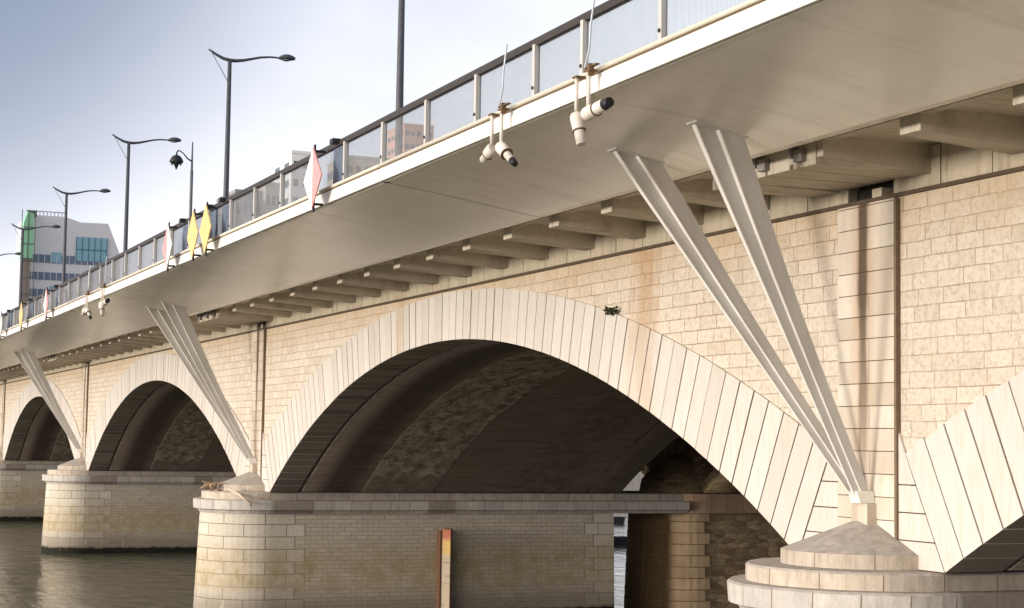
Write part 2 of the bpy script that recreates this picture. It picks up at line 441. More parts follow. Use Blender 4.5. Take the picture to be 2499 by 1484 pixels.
def m_water():
    n = NT('river_water')
    p = n.pos()
    a = n.noise(n.mapv(p, (1.3, 0.55, 1)), 1.0, 5, 0.65, 0.4)
    b = n.noise(n.mapv(p, (0.8, 0.28, 1)), 0.45, 3, 0.6)
    h = n.math('ADD', n.math('MULTIPLY', a, 0.8), n.math('MULTIPLY', b, 1.0))
    col = n.mix(n.noise(p, 0.1, 2), (0.11, 0.11, 0.078), (0.14, 0.138, 0.10))
    n.fin(col, 0.06, n.bump(h, 1.0, 0.075), spec=0.5)
    n.b.inputs['IOR'].default_value = 1.33
    return n.m

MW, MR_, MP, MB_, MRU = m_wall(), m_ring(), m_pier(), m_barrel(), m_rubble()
MCAP = m_simple_stone('cap_stone', (0.47, 0.41, 0.34), (0.57, 0.51, 0.44), grime=(0.24, 0.20, 0.17), amt=0.75, joints=(0.95, 3.0, 0.0))
MLEDGE = m_simple_stone('ledge_stone', (0.48, 0.455, 0.425), (0.60, 0.57, 0.54), amt=0.45, joints=(0.72, 3.0, 0.0))
def patch_ledge(mat):
    t = mat.node_tree; b = t.nodes['Principled BSDF']; src = b.inputs['Base Color'].links[0].from_socket
    n = NT.__new__(NT); n.m = mat; n.t = t; n.b = b
    p = n.pos(); o = n.xyz(p)
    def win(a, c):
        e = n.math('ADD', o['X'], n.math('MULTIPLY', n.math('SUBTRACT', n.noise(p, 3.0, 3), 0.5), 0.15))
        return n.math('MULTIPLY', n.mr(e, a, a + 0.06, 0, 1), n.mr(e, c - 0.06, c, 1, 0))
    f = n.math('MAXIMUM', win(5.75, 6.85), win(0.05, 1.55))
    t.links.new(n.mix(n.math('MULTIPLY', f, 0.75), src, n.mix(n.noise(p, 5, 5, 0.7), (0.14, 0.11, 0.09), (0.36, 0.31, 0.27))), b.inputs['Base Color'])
patch_ledge(MLEDGE)
def m_pil():
    n = NT('pilaster_stone'); p = n.pos(); o = n.xyz(p)
    at = n.n('ShaderNodeAttribute', attribute_name='tint')
    col = n.mix(n.xyz(at.outputs['Color'])['X'], (0.50, 0.43, 0.35), (0.64, 0.58, 0.50))
    f = n.noise(n.mapv(p, (3, 5, 1.0)), 1.6, 5, 0.6)
    col = n.mix(n.mr(f, 0.45, 0.75, 0, 0.45), col, (0.48, 0.38, 0.27))
    wob = n.noise(n.mapv(p, (0.2, 1.2, 0.5)), 1.2, 4)
    d = n.math('PINGPONG', n.math('SUBTRACT', o['Y'], PY + 0.06 - LEN * 3), LEN / 2)
    d = n.math('ADD', d, n.math('MULTIPLY', n.math('SUBTRACT', wob, 0.5), 0.22))
    fade = n.mr(o['Z'], 5.6, 8.6, 0.25, 1.0)
    halo = n.math('MULTIPLY', n.mr(d, 0.10, 0.42, 1, 0, True), fade)
    core = n.math('MULTIPLY', n.mr(d, 0.06, 0.19, 1, 0, True), fade)
    col = n.mix(n.math('MULTIPLY', halo, 0.55), col, (0.42, 0.28, 0.17))
    col = n.mix(n.math('MULTIPLY', core, 0.93), col, (0.085, 0.06, 0.042))
    sp = n.noise(p, 22, 5, 0.7)
    col = n.mix(n.mr(sp, 0.58, 0.72, 0, 0.35), col, (0.30, 0.23, 0.16))
    return n.fin(col, 0.9, n.bump(sp, 0.35, 0.012), spec=0.15)
MPIL = m_pil()
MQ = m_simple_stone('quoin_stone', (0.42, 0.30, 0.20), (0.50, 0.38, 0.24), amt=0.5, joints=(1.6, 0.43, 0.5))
def darken_quoins(mat):  # streaked darker brown towards the tip of the nose
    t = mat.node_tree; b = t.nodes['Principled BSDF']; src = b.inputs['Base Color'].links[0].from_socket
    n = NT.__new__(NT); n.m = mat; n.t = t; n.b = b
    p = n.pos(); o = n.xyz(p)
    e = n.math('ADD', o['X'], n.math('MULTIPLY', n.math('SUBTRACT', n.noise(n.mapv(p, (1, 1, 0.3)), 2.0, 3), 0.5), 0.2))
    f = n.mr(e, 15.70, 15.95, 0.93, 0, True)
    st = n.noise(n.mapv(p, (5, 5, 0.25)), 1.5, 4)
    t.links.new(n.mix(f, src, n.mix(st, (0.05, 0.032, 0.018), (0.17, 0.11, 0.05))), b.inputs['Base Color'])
darken_quoins(MQ)
MSOF = m_soffit()
MWHITE = m_paint('white_edge_paint', (0.82, 0.79, 0.73), 0.45, 0.12, (0.6, 0.45, 0.28))
MCREAM = m_paint('cream_rail_paint', (0.74, 0.68, 0.56), 0.4, 0.2, (0.35, 0.26, 0.16))
MSTRUT = m_paint('grey_strut_paint', (0.58, 0.56, 0.53), 0.35, 0.25, (0.22, 0.17, 0.12), (1, 1, 0.4))
MFLANGE = m_paint('sunlit_flange_paint', (0.78, 0.75, 0.70), 0.35, 0.3, (0.3, 0.22, 0.15), (1, 1, 0.4))  # paler than the struts: sun on the flange edges put into the colour
MPOST = m_paint('warm_grey_post_paint', (0.50, 0.48, 0.46), 0.5, 0.2)
MCON = m_concrete()
MPAR = m_concrete('parapet_concrete', (0.40, 0.34, 0.25), (0.52, 0.45, 0.34))
MDARK = m_flat('shadow_gap_dark', (0.03, 0.027, 0.022), 0.9)
MRAIL = m_flat('dark_bronze_handrail', (0.045, 0.036, 0.03), 0.5, 0.1)
MBLACK = m_flat('black_iron', (0.02, 0.02, 0.024), 0.5)
MLAMP = m_flat('dark_grey_lamp_paint', (0.075, 0.08, 0.095), 0.5)
MLENS = m_flat('lamp_lens', (0.35, 0.36, 0.36), 0.2)
MWIRE = m_flat('galvanised_wand', (0.62, 0.66, 0.72), 0.4)
MHOUS = m_paint('dirty_white_housing', (0.72, 0.67, 0.60), 0.5, 0.4, (0.25, 0.2, 0.14), (3, 3, 3))
MRUST = m_flat('rusty_clamp', (0.16, 0.10, 0.05), 0.8)
MGL = m_glass()
MWAT = m_water()
MASPH = m_flat('road_asphalt', (0.05, 0.05, 0.052), 0.9)
MYEL = m_flat('yellow_sign_face', (0.84, 0.56, 0.22), 0.5)
MRED = m_flat('faded_red_sign_face', (0.78, 0.34, 0.33), 0.5)
MSWH = m_flat('white_sign_face', (0.80, 0.78, 0.74), 0.5)
MSBK = m_flat('blue_grey_sign_back', (0.10, 0.13, 0.18), 0.5)

# ------------------------------------------------------------------ mesh helpers
class MB:
    def __init__(s): s.v = []; s.f = []; s.uv = []; s.mi = []; s.tint = []; s.sm = []
    def face(s, pts, uv=None, mi=0, tint=0.5, smooth=False):
        i = len(s.v); s.v += [tuple(p) for p in pts]
        s.f.append(tuple(range(i, i + len(pts))))
        s.uv.append(uv if uv else [(0, 0)] * len(pts)); s.mi.append(mi); s.tint.append(tint); s.sm.append(smooth)
    def hexa(s, p, mi=0, tint=0.5, uvs=None):
        """p: 8 corners, bottom ring 0-3, top ring 4-7"""
        for q in ((0, 3, 2, 1), (4, 5, 6, 7), (0, 1, 5, 4), (1, 2, 6, 5), (2, 3, 7, 6), (3, 0, 4, 7)):
            pts = [p[k] for k in q]
            uv = [uvs[k] for k in q] if uvs else [(pt[0] + pt[1], pt[2]) for pt in pts]
            s.face(pts, uv, mi, tint)
    def box(s, x0, x1, y0, y1, z0, z1, mi=0, tint=0.5):
        s.hexa([(x0, y0, z0), (x1, y0, z0), (x1, y1, z0), (x0, y1, z0), (x0, y0, z1), (x1, y0, z1), (x1, y1, z1), (x0, y1, z1)], mi, tint)
    def tube(s, path, r, seg=10, mi=0, cap=True):
        path = [Vector(p) for p in path]
        rr = r if isinstance(r, (list, tuple)) else [r] * len(path)
        rings = []; ref = None
        for i, p in enumerate(path):
            d = (path[min(i + 1, len(path) - 1)] - path[max(i - 1, 0)]).normalized()
            if ref is None:
                ref = Vector((0, 0, 1)) if abs(d.z) < 0.9 else Vector((1, 0, 0))
            a = d.cross(ref).normalized(); b = a.cross(d).normalized(); ref = b
            rings.append([p + (a * math.cos(2 * math.pi * k / seg) + b * math.sin(2 * math.pi * k / seg)) * rr[i] for k in range(seg)])
        for i in range(len(rings) - 1):
            for k in range(seg):
                k2 = (k + 1) % seg
                s.face([rings[i][k], rings[i][k2], rings[i + 1][k2], rings[i + 1][k]], None, mi, 0.5, True)
        if cap:
            s.face(list(reversed(rings[0])), None, mi); s.face(rings[-1], None, mi)
    def prism(s, poly, axis, a, b, mi=0):
        """extrude a 2-D polygon along an axis (0 x, 1 y, 2 z)"""
        def P(q, t):
            l = list(q); l.insert(axis, t); return tuple(l)
        A = [P(q, a) for q in poly]; B = [P(q, b) for q in poly]
        s.face(A, [(q[0], q[1]) for q in poly], mi); s.face(list(reversed(B)), [(q[0], q[1]) for q in reversed(poly)], mi)
        n = len(poly)
        for i in range(n):
            j = (i + 1) % n
            s.face([A[j], A[i], B[i], B[j]], [(a, poly[j][1]), (a, poly[i][1]), (b, poly[i][1]), (b, poly[j][1])], mi)
    def build(s, name, mats, parent=None, loc=None, weld=True):
        me = bpy.data.meshes.new(name)
        off = Vector(loc) if loc is not None else Vector((0, 0, 0))
        me.from_pydata([tuple(Vector(v) - off) for v in s.v], [], s.f)
        if not isinstance(mats, (list, tuple)): mats = [mats]
        for m in mats: me.materials.append(m)
        me.polygons.foreach_set('material_index', s.mi)
        me.polygons.foreach_set('use_smooth', s.sm)
        ul = me.uv_layers.new(name='UVMap')
        flat = [c for u in s.uv for p in u for c in p]
        ul.data.foreach_set('uv', flat)
        ca = me.color_attributes.new('tint', 'FLOAT_COLOR', 'CORNER')
        fl = []
        for f, t in zip(s.f, s.tint): fl += [t, t, t, 1.0] * len(f)
        ca.data.foreach_set('color', fl)
        bm = bmesh.new(); bm.from_mesh(me)
        if weld: bmesh.ops.remove_doubles(bm, verts=bm.verts, dist=1e-5)
        bmesh.ops.recalc_face_normals(bm, faces=bm.faces)
        bm.to_mesh(me); bm.free()
        me.update()
        o = bpy.data.objects.new(name, me); COL.objects.link(o)
        if parent is not None:
            o.parent = parent
            o.location = off - world_loc(parent)
        else: o.location = off
        return o
WL = {}
def world_loc(o):
    v = Vector((0, 0, 0))
    while o is not None:
        v = v + o.location; o = o.parent
    return v
def tag(o, label, cat, group=None):
    o['label'] = label; o['category'] = cat
    if group: o['group'] = group
    return o
def thing(name, loc, label, cat, group=None):
    o = bpy.data.objects.new(name, None); COL.objects.link(o); o.location = loc; o.empty_display_size = 0.3
    return tag(o, label, cat, group)
def copy_tree(o, parent=None, delta=(0, 0, 0)):
    c = o.copy(); COL.objects.link(c)
    c.parent = parent
    c.location = o.location + Vector(delta)
    for ch in list(o.children): copy_tree(ch, c)
    return c
def struct(name, mb, mat):
    o = mb.build(name, mat); o['kind'] = 'structure'; return o

# ------------------------------------------------------------------ dimensions of the bridge (metres)
PIERS = [PY + LEN * k for k in range(-1, 5)]           # -14.6 (bank) ... 175.4 (far bank)
IN_C, IN_R = -25.865, 34.818                           # intrados circle: centre height, radius
EX_C, EX_R = -33.309, 43.502                           # extrados
WT = 10.235                                            # top of the masonry
XN = 13.25                                             # far side of the newer half
XO, XO2 = 17.1, 31.0                                   # older half
def z_in(dy): return IN_C + math.sqrt(IN_R ** 2 - dy * dy)
def z_ex(dy): return EX_C + math.sqrt(EX_R ** 2 - dy * dy)
SPR = 4.52
DYS = math.sqrt(IN_R ** 2 - (SPR - IN_C) ** 2)         # half span at springing

# ------------------------------------------------------------------ ground, river, banks
g = MB(); g.face([(-2500, -2500, -1.2), (2500, -2500, -1.2), (2500, 3500, -1.2), (-2500, 3500, -1.2)])
struct('ground', g, m_flat('bank_earth', (0.16, 0.14, 0.11), 0.95))
g = MB(); g.face([(-2400, -218, 0), (2400, -218, 0), (2400, 177, 0), (-2400, 177, 0)])
struct('river', g, MWAT)
g = MB(); g.box(-40, 2400, -220, 3.0, -1.1, 4.6)
struct('near_quay', g, m_simple_stone('quay_stone', (0.34, 0.30, 0.25), (0.42, 0.38, 0.31), amt=0.4))
g = MB(); g.box(-2400, 2400, 176, 1500, -1.1, 4.4)
struct('far_quay', g, m_simple_stone('far_quay_stone', (0.40, 0.37, 0.33), (0.5, 0.46, 0.41), amt=0.4))

# ------------------------------------------------------------------ newer half of the bridge
bridge = thing('arch_bridge', (0, PIERS[1], 0), 'long pale stone arch bridge with flat arches between round-nosed river piers', 'bridge')
def spandrel(a0, a1, x, xr, name, mat, top, par, step=0.5, face_dir=-1, thick=0.5):
    """wall between two pier axes above the arch ring"""
    m = MB(); c = (a0 + a1) / 2
    ys = [a0 + i * (a1 - a0) / 76 for i in range(77)]
    for i in range(76):
        y0, y1 = ys[i], ys[i + 1]
        def zb(y):
            d = abs(y - c)
            if d > 19 - 0.70: return SPR - 0.1
            return z_ex(d) - 0.02 if d < 18.0 else 5.2
        b0, b1 = zb(y0), zb(y1)
        if b0 >= top - 0.003 and b1 >= top - 0.003: continue
        b0, b1 = min(b0, top), min(b1, top)
        p = [(x, y0, b0), (xr, y0, b0), (xr, y1, b1), (x, y1, b1), (x, y0, top), (xr, y0, top), (xr, y1, top), (x, y1, top)]
        m.hexa(p, uvs=[(q[1], q[2]) for q in p])
    return m.build(name, mat, par)

def ring(c, x0, x1, mat, par, name, step=0.5, gap=0.027):
    """the arch ring: separate wedge-shaped voussoirs with open joints over a dark core"""
    m = MB()
    amax = math.asin(DYS / IN_R); n = int(round(2 * amax * IN_R / step)); n += (n + 1) % 2
    rng = random.Random(int(c * 10) + 5)
    lim = 19 - 0.80
    for i in range(n):
        a0 = -amax + 2 * amax * i / n; a1 = -amax + 2 * amax * (i + 1) / n
        g = gap / IN_R / 2 * (1.0 if rng.random() > 0.3 else 1.7)
        a0 += g; a1 -= g
        def top(a):
            # march outward along the radius until the extrados, the pilaster or the wall top
            s_, c_ = math.sin(a), math.cos(a)
            lo, hi = 0.0, 4.0
            for _ in range(30):
                t = (lo + hi) / 2
                y = (IN_R + t) * s_; z = IN_C + (IN_R + t) * c_
                if abs(y) < lim and z < z_ex(y) - 0.012 and z < WT - 0.04: lo = t
                else: hi = t
            return IN_R + lo
        r0, r1 = top(a0), top(a1)
        # a short horizontal set-back where the stones meet the pilaster
        if abs(a0 + a1) / 2 > amax * 0.955:
            r0 = r1 = min(r0, r1)
        P = lambda a, r, x: (x, c + r * math.sin(a), IN_C + r * math.cos(a))
        dx = rng.uniform(-0.006, 0.006)
        p = [P(a0, IN_R, x0 + dx), P(a0, IN_R, x1), P(a1, IN_R, x1), P(a1, IN_R, x0 + dx), P(a0, r0, x0 + dx), P(a0, r0, x1), P(a1, r1, x1), P(a1, r1, x0 + dx)]
        m.hexa(p, 0, rng.random())
    for s_ in (-1, 1):
        y0_ = IN_R * math.sin(amax); z0_ = IN_C + IN_R * math.cos(amax)
        t_ = (lim - y0_) / math.sin(amax); z1_ = IN_C + (IN_R + t_) * math.cos(amax)
        zz = 4.515; k_ = 0
        hs = [4.515, 4.94, 5.36, 5.78, z1_ - 0.02]
        for za, zb in zip(hs[:-1], hs[1:]):
            if zb <= za: continue
            def ye(z): return y0_ + (z - z0_) * math.tan(amax) + 0.012
            A = [(c + s_ * max(ye(za + 0.01), y0_), za + 0.01), (c + s_ * (lim - 0.01), za + 0.01), (c + s_ * (lim - 0.01), zb - 0.01), (c + s_ * min(ye(zb - 0.01), lim - 0.02), zb - 0.01)]
            m.hexa([(x0, A[0][0], A[0][1]), (x1, A[0][0], A[0][1]), (x1, A[1][0], A[1][1]), (x0, A[1][0], A[1][1]), (x0, A[3][0], A[3][1]), (x1, A[3][0], A[3][1]), (x1, A[2][0], A[2][1]), (x0, A[2][0], A[2][1])], 0, rng.random())
        m.hexa([(x0 + 0.03, c + s_ * y0_, 4.51), (x1, c + s_ * y0_, 4.51), (x1, c + s_ * lim, 4.51), (x0 + 0.03, c + s_ * lim, 4.51), (x0 + 0.03, c + s_ * (lim - 0.05), z1_ - 0.5), (x1, c + s_ * (lim - 0.05), z1_ - 0.5), (x1, c + s_ * lim, z1_ - 0.5), (x0 + 0.03, c + s_ * lim, z1_ - 0.5)], 1)
    # dark joint filler just behind the faces
    N = 60
    for i in range(N):
        a0 = -amax + 2 * amax * i / N; a1 = -amax + 2 * amax * (i + 1) / N
        def q(a, x, r): return (x, c + r * math.sin(a), IN_C + r * math.cos(a))
        def rt_(a):
            y = IN_R * math.sin(a); r = IN_R + 0.4
            for _ in range(30):
                yy = r * math.sin(a)
                if abs(yy) < lim - 0.12 and IN_C + r * math.cos(a) < min(z_ex(yy) - 0.05, WT - 0.06): r += 0.04
                else: break
            return r
        xa, xb = x0 + 0.022, x1 - 0.02
        R0 = IN_R + 0.02
        p = [q(a0, xa, R0), q(a0, xb, R0), q(a1, xb, R0), q(a1, xa, R0), q(a0, xa, rt_(a0)), q(a0, xb, rt_(a0)), q(a1, xb, rt_(a1)), q(a1, xa, rt_(a1))]
        m.hexa(p, 1)
    return m.build(name, [mat, m_joint], par)
m_joint = m_flat('old_mortar', (0.11, 0.07, 0.04), 0.95)

def barrel(c, x0, x1, mat, par, name, dr=0.02):
    m = MB(); N = 90
    amax = math.asin(DYS / IN_R)
    xs = [x0 + (x1 - x0) * i / 12 for i in range(13)]
    for i in range(N):
        a0 = -amax + 2 * amax * i / N; a1 = -amax + 2 * amax * (i + 1) / N
        for j in range(12):
            def q(a, x, r=IN_R + dr): return (x, c + r * math.sin(a), IN_C + r * math.cos(a))
            f = [q(a0, xs[j]), q(a0, xs[j + 1]), q(a1, xs[j + 1]), q(a1, xs[j])]
            m.face(f, [(xs[j], a0 * IN_R), (xs[j + 1], a0 * IN_R), (xs[j + 1], a1 * IN_R), (xs[j], a1 * IN_R)], 0, 0.5, True)
            R2 = IN_R + 0.45
        # end faces
        for x in (x0, x1):
            m.face([q(a0, x), q(a1, x), q(a1, x, IN_R + 0.45), q(a0, x, IN_R + 0.45)], [(0, 0)] * 4)
        m.face([q(a0, x0, IN_R + 0.45), q(a1, x0, IN_R + 0.45), q(a1, x1, IN_R + 0.45), q(a0, x1, IN_R + 0.45)], [(0, 0)] * 4)
    return m.build(name, mat, par)

for k in range(5):
    a0, a1 = PIERS[k], PIERS[k + 1]
    c = (a0 + a1) / 2
    spandrel(a0 + 0.78, a1 - 0.78, 0.0, 0.6, 'spandrel_wall', MW, WT, bridge)
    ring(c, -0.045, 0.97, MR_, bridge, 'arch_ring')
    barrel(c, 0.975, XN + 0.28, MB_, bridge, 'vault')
    # rear spandrel of the newer half
    spandrel(a0, a1, XN - 0.5, XN, 'rear_spandrel_wall', MCON, 10.9, bridge)

def outline(R0, xa, xb, n=28, back_round=False):
    """pier plan: half circle round (xa, 0), straight flanks to xb; perimeter parameter u = x on the near flank"""
    pts = []
    for i in range(n + 1):
        t = -math.pi / 2 - math.pi * i / n              # near flank corner, round the nose, to the far flank
        pts.append((xa + R0 * math.cos(t), R0 * math.sin(t), -(i / n) * math.pi * R0))
    flank = [(xb, -R0, xb - xa)]
    return pts, flank
def pier_solid(cy, prof, xa, xb, mat, par, name, mi=0):
    """prof: list of (radius, z) bottom to top, swept round the pier plan"""
    m = MB(); n = 28
    rings = []
    for r, z in prof:
        row = [(xb, cy - r, z, xb - xa)]
        for i in range(n + 1):
            t = -math.pi / 2 - math.pi * i / n
            row.append((xa + r * math.cos(t), cy + r * math.sin(t), z, -(i / n) * math.pi * r))
        row.append((xb, cy + r, z, -math.pi * r - (xb - xa)))
        rings.append(row)
    for a, b in zip(rings[:-1], rings[1:]):
        for i in range(len(a) - 1):
            f = [a[i], a[i + 1], b[i + 1], b[i]]
            sm = 0 < i < len(a) - 2
            m.face([q[:3] for q in f], [(q[3], q[2]) for q in f], mi, 0.5, False)
        i = len(a) - 1
        m.face([a[i][:3], a[0][:3], b[0][:3], b[i][:3]], [(a[i][1], a[i][2]), (a[0][1], a[0][2]), (b[0][1], b[0][2]), (b[i][1], b[i][2])])
    m.face([q[:3] for q in reversed(rings[0])], [(q[0], q[1]) for q in reversed(rings[0])])
    m.face([q[:3] for q in rings[-1]], [(q[0], q[1]) for q in rings[-1]])
    return m.build(name, mat, par)

def cone_cap(cy, mat, par):
    m = MB(); n = 44
    r3 = 1.36
    for (ra, za, rb, zb) in ((r3, 4.51, r3, 4.73), (r3, 4.73, 0.02, 5.27)):
        for i in range(n):
            t0 = -math.pi / 2 - math.pi * i / n; t1 = -math.pi / 2 - math.pi * (i + 1) / n
            K = 1 if za < 4.6 else 6
            for k in range(K):
                f0, f1 = k / K, (k + 1) / K
                rr0, rr1 = ra + (rb - ra) * f0, ra + (rb - ra) * f1
                z0, z1 = za + (zb - za) * f0, za + (zb - za) * f1
                P = lambda r, t, z: (-0.02 + r * math.cos(t), cy + r * math.sin(t), z)
                m.face([P(rr0, t0, z0), P(rr0, t1, z0), P(rr1, t1, z1), P(rr1, t0, z1)], [(t0 * r3, z0), (t1 * r3, z0), (t1 * r3, z1), (t0 * r3, z1)], 0, 0.5, False)
    m.face([(-0.02, cy - r3, 4.51), (-0.02, cy + r3, 4.51), (-0.02, cy + r3, 4.73), (-0.02, cy, 5.27), (-0.02, cy - r3, 4.73)], [(0, 0)] * 5)
    return m.build('cutwater_cone', mat, par)

for k, cy in enumerate(PIERS[1:5]):
    shaft = pier_solid(cy, [(2.24, -1.1), (2.12, 0.0), (1.97, 3.62), (1.95, 3.76)], 0.0, XN, MP, bridge, 'pier_shaft')
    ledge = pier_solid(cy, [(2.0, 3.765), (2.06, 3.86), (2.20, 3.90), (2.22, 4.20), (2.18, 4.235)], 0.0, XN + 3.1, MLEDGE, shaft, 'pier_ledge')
    tier = pier_solid(cy, [(1.93, 4.24), (1.93, 4.47), (1.90, 4.505)], 0.0, XN + 3.1, MCAP, shaft, 'upper_ledge')
    cone_cap(cy, MCAP, shaft)
    # pilaster over the pier with coursed stones
    m = MB(); z = 4.51
    rng = random.Random(k)
    while z < WT - 0.02:
        z1 = min(z + 0.355, WT - 0.001)
        d = rng.uniform(0, 0.008)
        for (s0, s1) in ((-0.785, rng.choice([-0.1, 0.15])), (None, 0.785)):
            if s0 is None: s0 = last
            last = s1
            m.box(-0.06 - d, 0.5, cy + s0 + 0.006, cy + s1 - 0.006, z + 0.007, z1 - 0.007, 0, rng.random())
        z = z1
    m.box(-0.045, 0.48, cy - 0.77, cy + 0.77, 4.52, WT - 0.01, 1)
    m.build('pilaster', [MPIL, m_joint], bridge)
    # dark expansion joint on the near side of the pilaster
    m = MB(); m.box(-0.085, 0.3, cy - 0.855, cy - 0.795, 4.6, WT - 0.02)
    m.build('expansion_joint', m_flat('joint_brown', (0.20, 0.145, 0.095), 0.9), bridge)
    # stone block carrying the strut foot
    m = MB(); m.box(-0.24, -0.07, cy - 0.30, cy + 0.14, 4.9, 5.47)
    m.build('strut_plinth', MPIL, bridge)

# masonry end blocks at the banks
for cy, s_ in ((PIERS[0], 'near'), (PIERS[5], 'far')):
    m = MB(); m.box(0.01, 31, cy - 6 if cy < 0 else cy - 1.9, cy + 1.9 if cy < 0 else cy + 6, -1.0, WT - 0.01)
    m.build('abutment', MW, bridge)

# dark cornice line and parapet slabs above the masonry
m = MB(); m.box(-0.05, 0.3, PIERS[0] - 6, PIERS[5] + 6, WT + 0.002, WT + 0.062)
m.build('cornice', m_flat('cornice_dark', (0.10, 0.07, 0.045), 0.9), bridge)
rng = random.Random(3)
bays = [(PIERS[0] - 5, PIERS[1] - 0.64)] + [(PIERS[q] + 0.60, PIERS[q + 1] - 0.64) for q in range(1, 4)] + [(PIERS[4] + 0.60, PIERS[5] + 5)]
for ya, yb in bays:
    m = MB(); n = int(round((yb - ya) / 1.21)); w = (yb - ya) / n
    for q in range(n):
        m.box(0.02 + rng.uniform(0, 0.006), 0.2, ya + q * w + 0.012, ya + (q + 1) * w - 0.012, WT + 0.07, 10.93, 0, rng.random())
    m.box(0.206, 0.213, ya, yb, WT + 0.3, 10.9)
    m.build('parapet_slab', MPAR, bridge)
for cy in PIERS[1:5]:
    m = MB(); m.box(0.215, 0.9, cy - 0.64, cy + 0.60, WT + 0.07, 10.93)
    m.build('drain_opening', MDARK, bridge)
    m = MB(); m.box(-0.03, 0.21, cy - 0.40, cy - 0.14, WT + 0.066, 10.44)
    m.build('drain_block', MPAR, bridge)

# deck slab and edge beam
m = MB(); m.box(-1.86, 31.2, PIERS[0] - 6, PIERS[5] + 6, 10.945, 11.30)
m.build('deck_slab', MCON, bridge)
m = MB(); m.box(-1.88, -1.70, PIERS[0] - 6, PIERS[5] + 6, 10.86, 10.942)
m.build('edge_beam', MCON, bridge)
# cantilever brackets under the slab
bm0 = MB()
w = 0.47
for a in (0,):
    zb0, zb1 = 10.50, 10.62
    p = [(-1.9, -w / 2, zb1), (0.018, -w / 2, zb0), (0.018, w / 2, zb0), (-1.9, w / 2, zb1), (-1.9, -w / 2, 10.95), (0.018, -w / 2, 10.95), (0.018, w / 2, 10.95), (-1.9, w / 2, 10.95)]
    bm0.hexa(p)
first = None
offs = []
y = 26.62
for k in range(-1, 5):
    base = PIERS[k + 1] if k >= 0 else PIERS[0]
    for j in range(15):
        yy = base + 3.27 + j * 2.38
        if yy < base + LEN - 1.0: offs.append(yy + 0.03)
offs = [o for o in offs if o < PIERS[5]]
for yy in offs:
    if first is None:
        first = bm0.build('bracket', MCON, bridge)
        first.location = Vector((0, yy, 0)) - bridge.location
    else:
        c_ = first.copy(); COL.objects.link(c_); c_.parent = bridge
        c_.location = Vector((0, yy, 0)) - bridge.location
m_bear = m_flat('bearing_grey', (0.28, 0.26, 0.24), 0.7)
# thick slab with grooves over each pier
for cy in PIERS[1:5]:
    m = MB()
    y = cy - 1.45
    for w_, z_ in ((0.62, 10.52), (0.10, 10.60), (0.66, 10.53), (0.05, 10.75), (0.75, 10.53), (0.12, 10.60), (0.8, 10.52)):
        m.box(-1.92, 0.018, y, y + w_ - 0.004, z_, 10.94); y += w_
    m.build('pier_head_slab', MCON, bridge)
    for t in (-1.2, -0.15, 0.9):
        m = MB()
        m.box(-2.02, -1.93, cy + t, cy + t + 0.22, 10.60, 10.78)
        m.box(-2.06, -1.93, cy + t + 0.22, cy + t + 0.28, 10.66, 10.9)
        m.build('bearing_block', m_bear, bridge)

# road on top
m = MB(); m.box(0.5, 30.0, PIERS[0] - 6, PIERS[5] + 30, 11.304, 11.33)
o = struct('road', m, MASPH)

# ------------------------------------------------------------------ older half
old = thing('old_stone_bridge', (XO, PIERS[1], 0), 'older dark rubble stone bridge standing directly behind the pale one', 'bridge')
for k in range(5):
    a0, a1 = PIERS[k], PIERS[k + 1]; c = (a0 + a1) / 2
    spandrel(a0, a1, XO, XO + 0.6, 'spandrel_wall', MRU, 10.9, old)
    barrel(c, XO, XO2, MRU, old, 'vault')
    spandrel(a0, a1, XO2 - 0.5, XO2, 'spandrel_wall', MRU, 10.9, old)
for cy in PIERS[1:5]:
    s_ = pier_solid(cy, [(2.15, -1.1), (1.97, 3.76)], XO, XO2, MRU, old, 'pier_shaft')
    pier_solid(cy, [(2.2, 3.77), (2.2, 4.5)], XO + 0.2, XO2, m_simple_stone('reddish_ledge', (0.36, 0.24, 0.17), (0.42, 0.30, 0.22), amt=0.5, joints=(0.7, 3, 0)) if cy == PIERS[1] else bpy.data.materials['reddish_ledge'], s_, 'pier_ledge')
    pier_solid(cy, [(1.6, 4.51), (1.5, 5.0), (0.9, 5.7), (0.5, 6.0)], XO, XO2, MRU, s_, 'cutwater_cap')
    # dressed quoins round the nose
    m = MB(); z = 0.0; i = 0
    while z < 3.74:
        xe = XO + (0.0 if i % 2 else 0.22)
        rr = 2.145 - 0.14 * z / 3.7
        n = 20
        row = [(xe, cy - rr)] + [(XO + rr * math.cos(-math.pi / 2 - math.pi * q / n), cy + rr * math.sin(-math.pi / 2 - math.pi * q / n)) for q in range(n + 1)] + [(xe, cy + rr)]
        z1 = min(z + 0.43, 3.75)
        A = [(x, y_, z + 0.008) for x, y_ in row]; B = [(x, y_, z1 - 0.008) for x, y_ in row]
        for q in range(len(row) - 1):
            m.face([A[q], A[q + 1], B[q + 1], B[q]], [(q * 0.3, z), (q * 0.3 + 0.3, z), (q * 0.3 + 0.3, z1), (q * 0.3, z1)])
        m.face([A[-1], A[0], B[0], B[-1]]); m.face(list(reversed(A))); m.face(B)
        z = z1; i += 1
    m.build('quoin', MQ, s_)

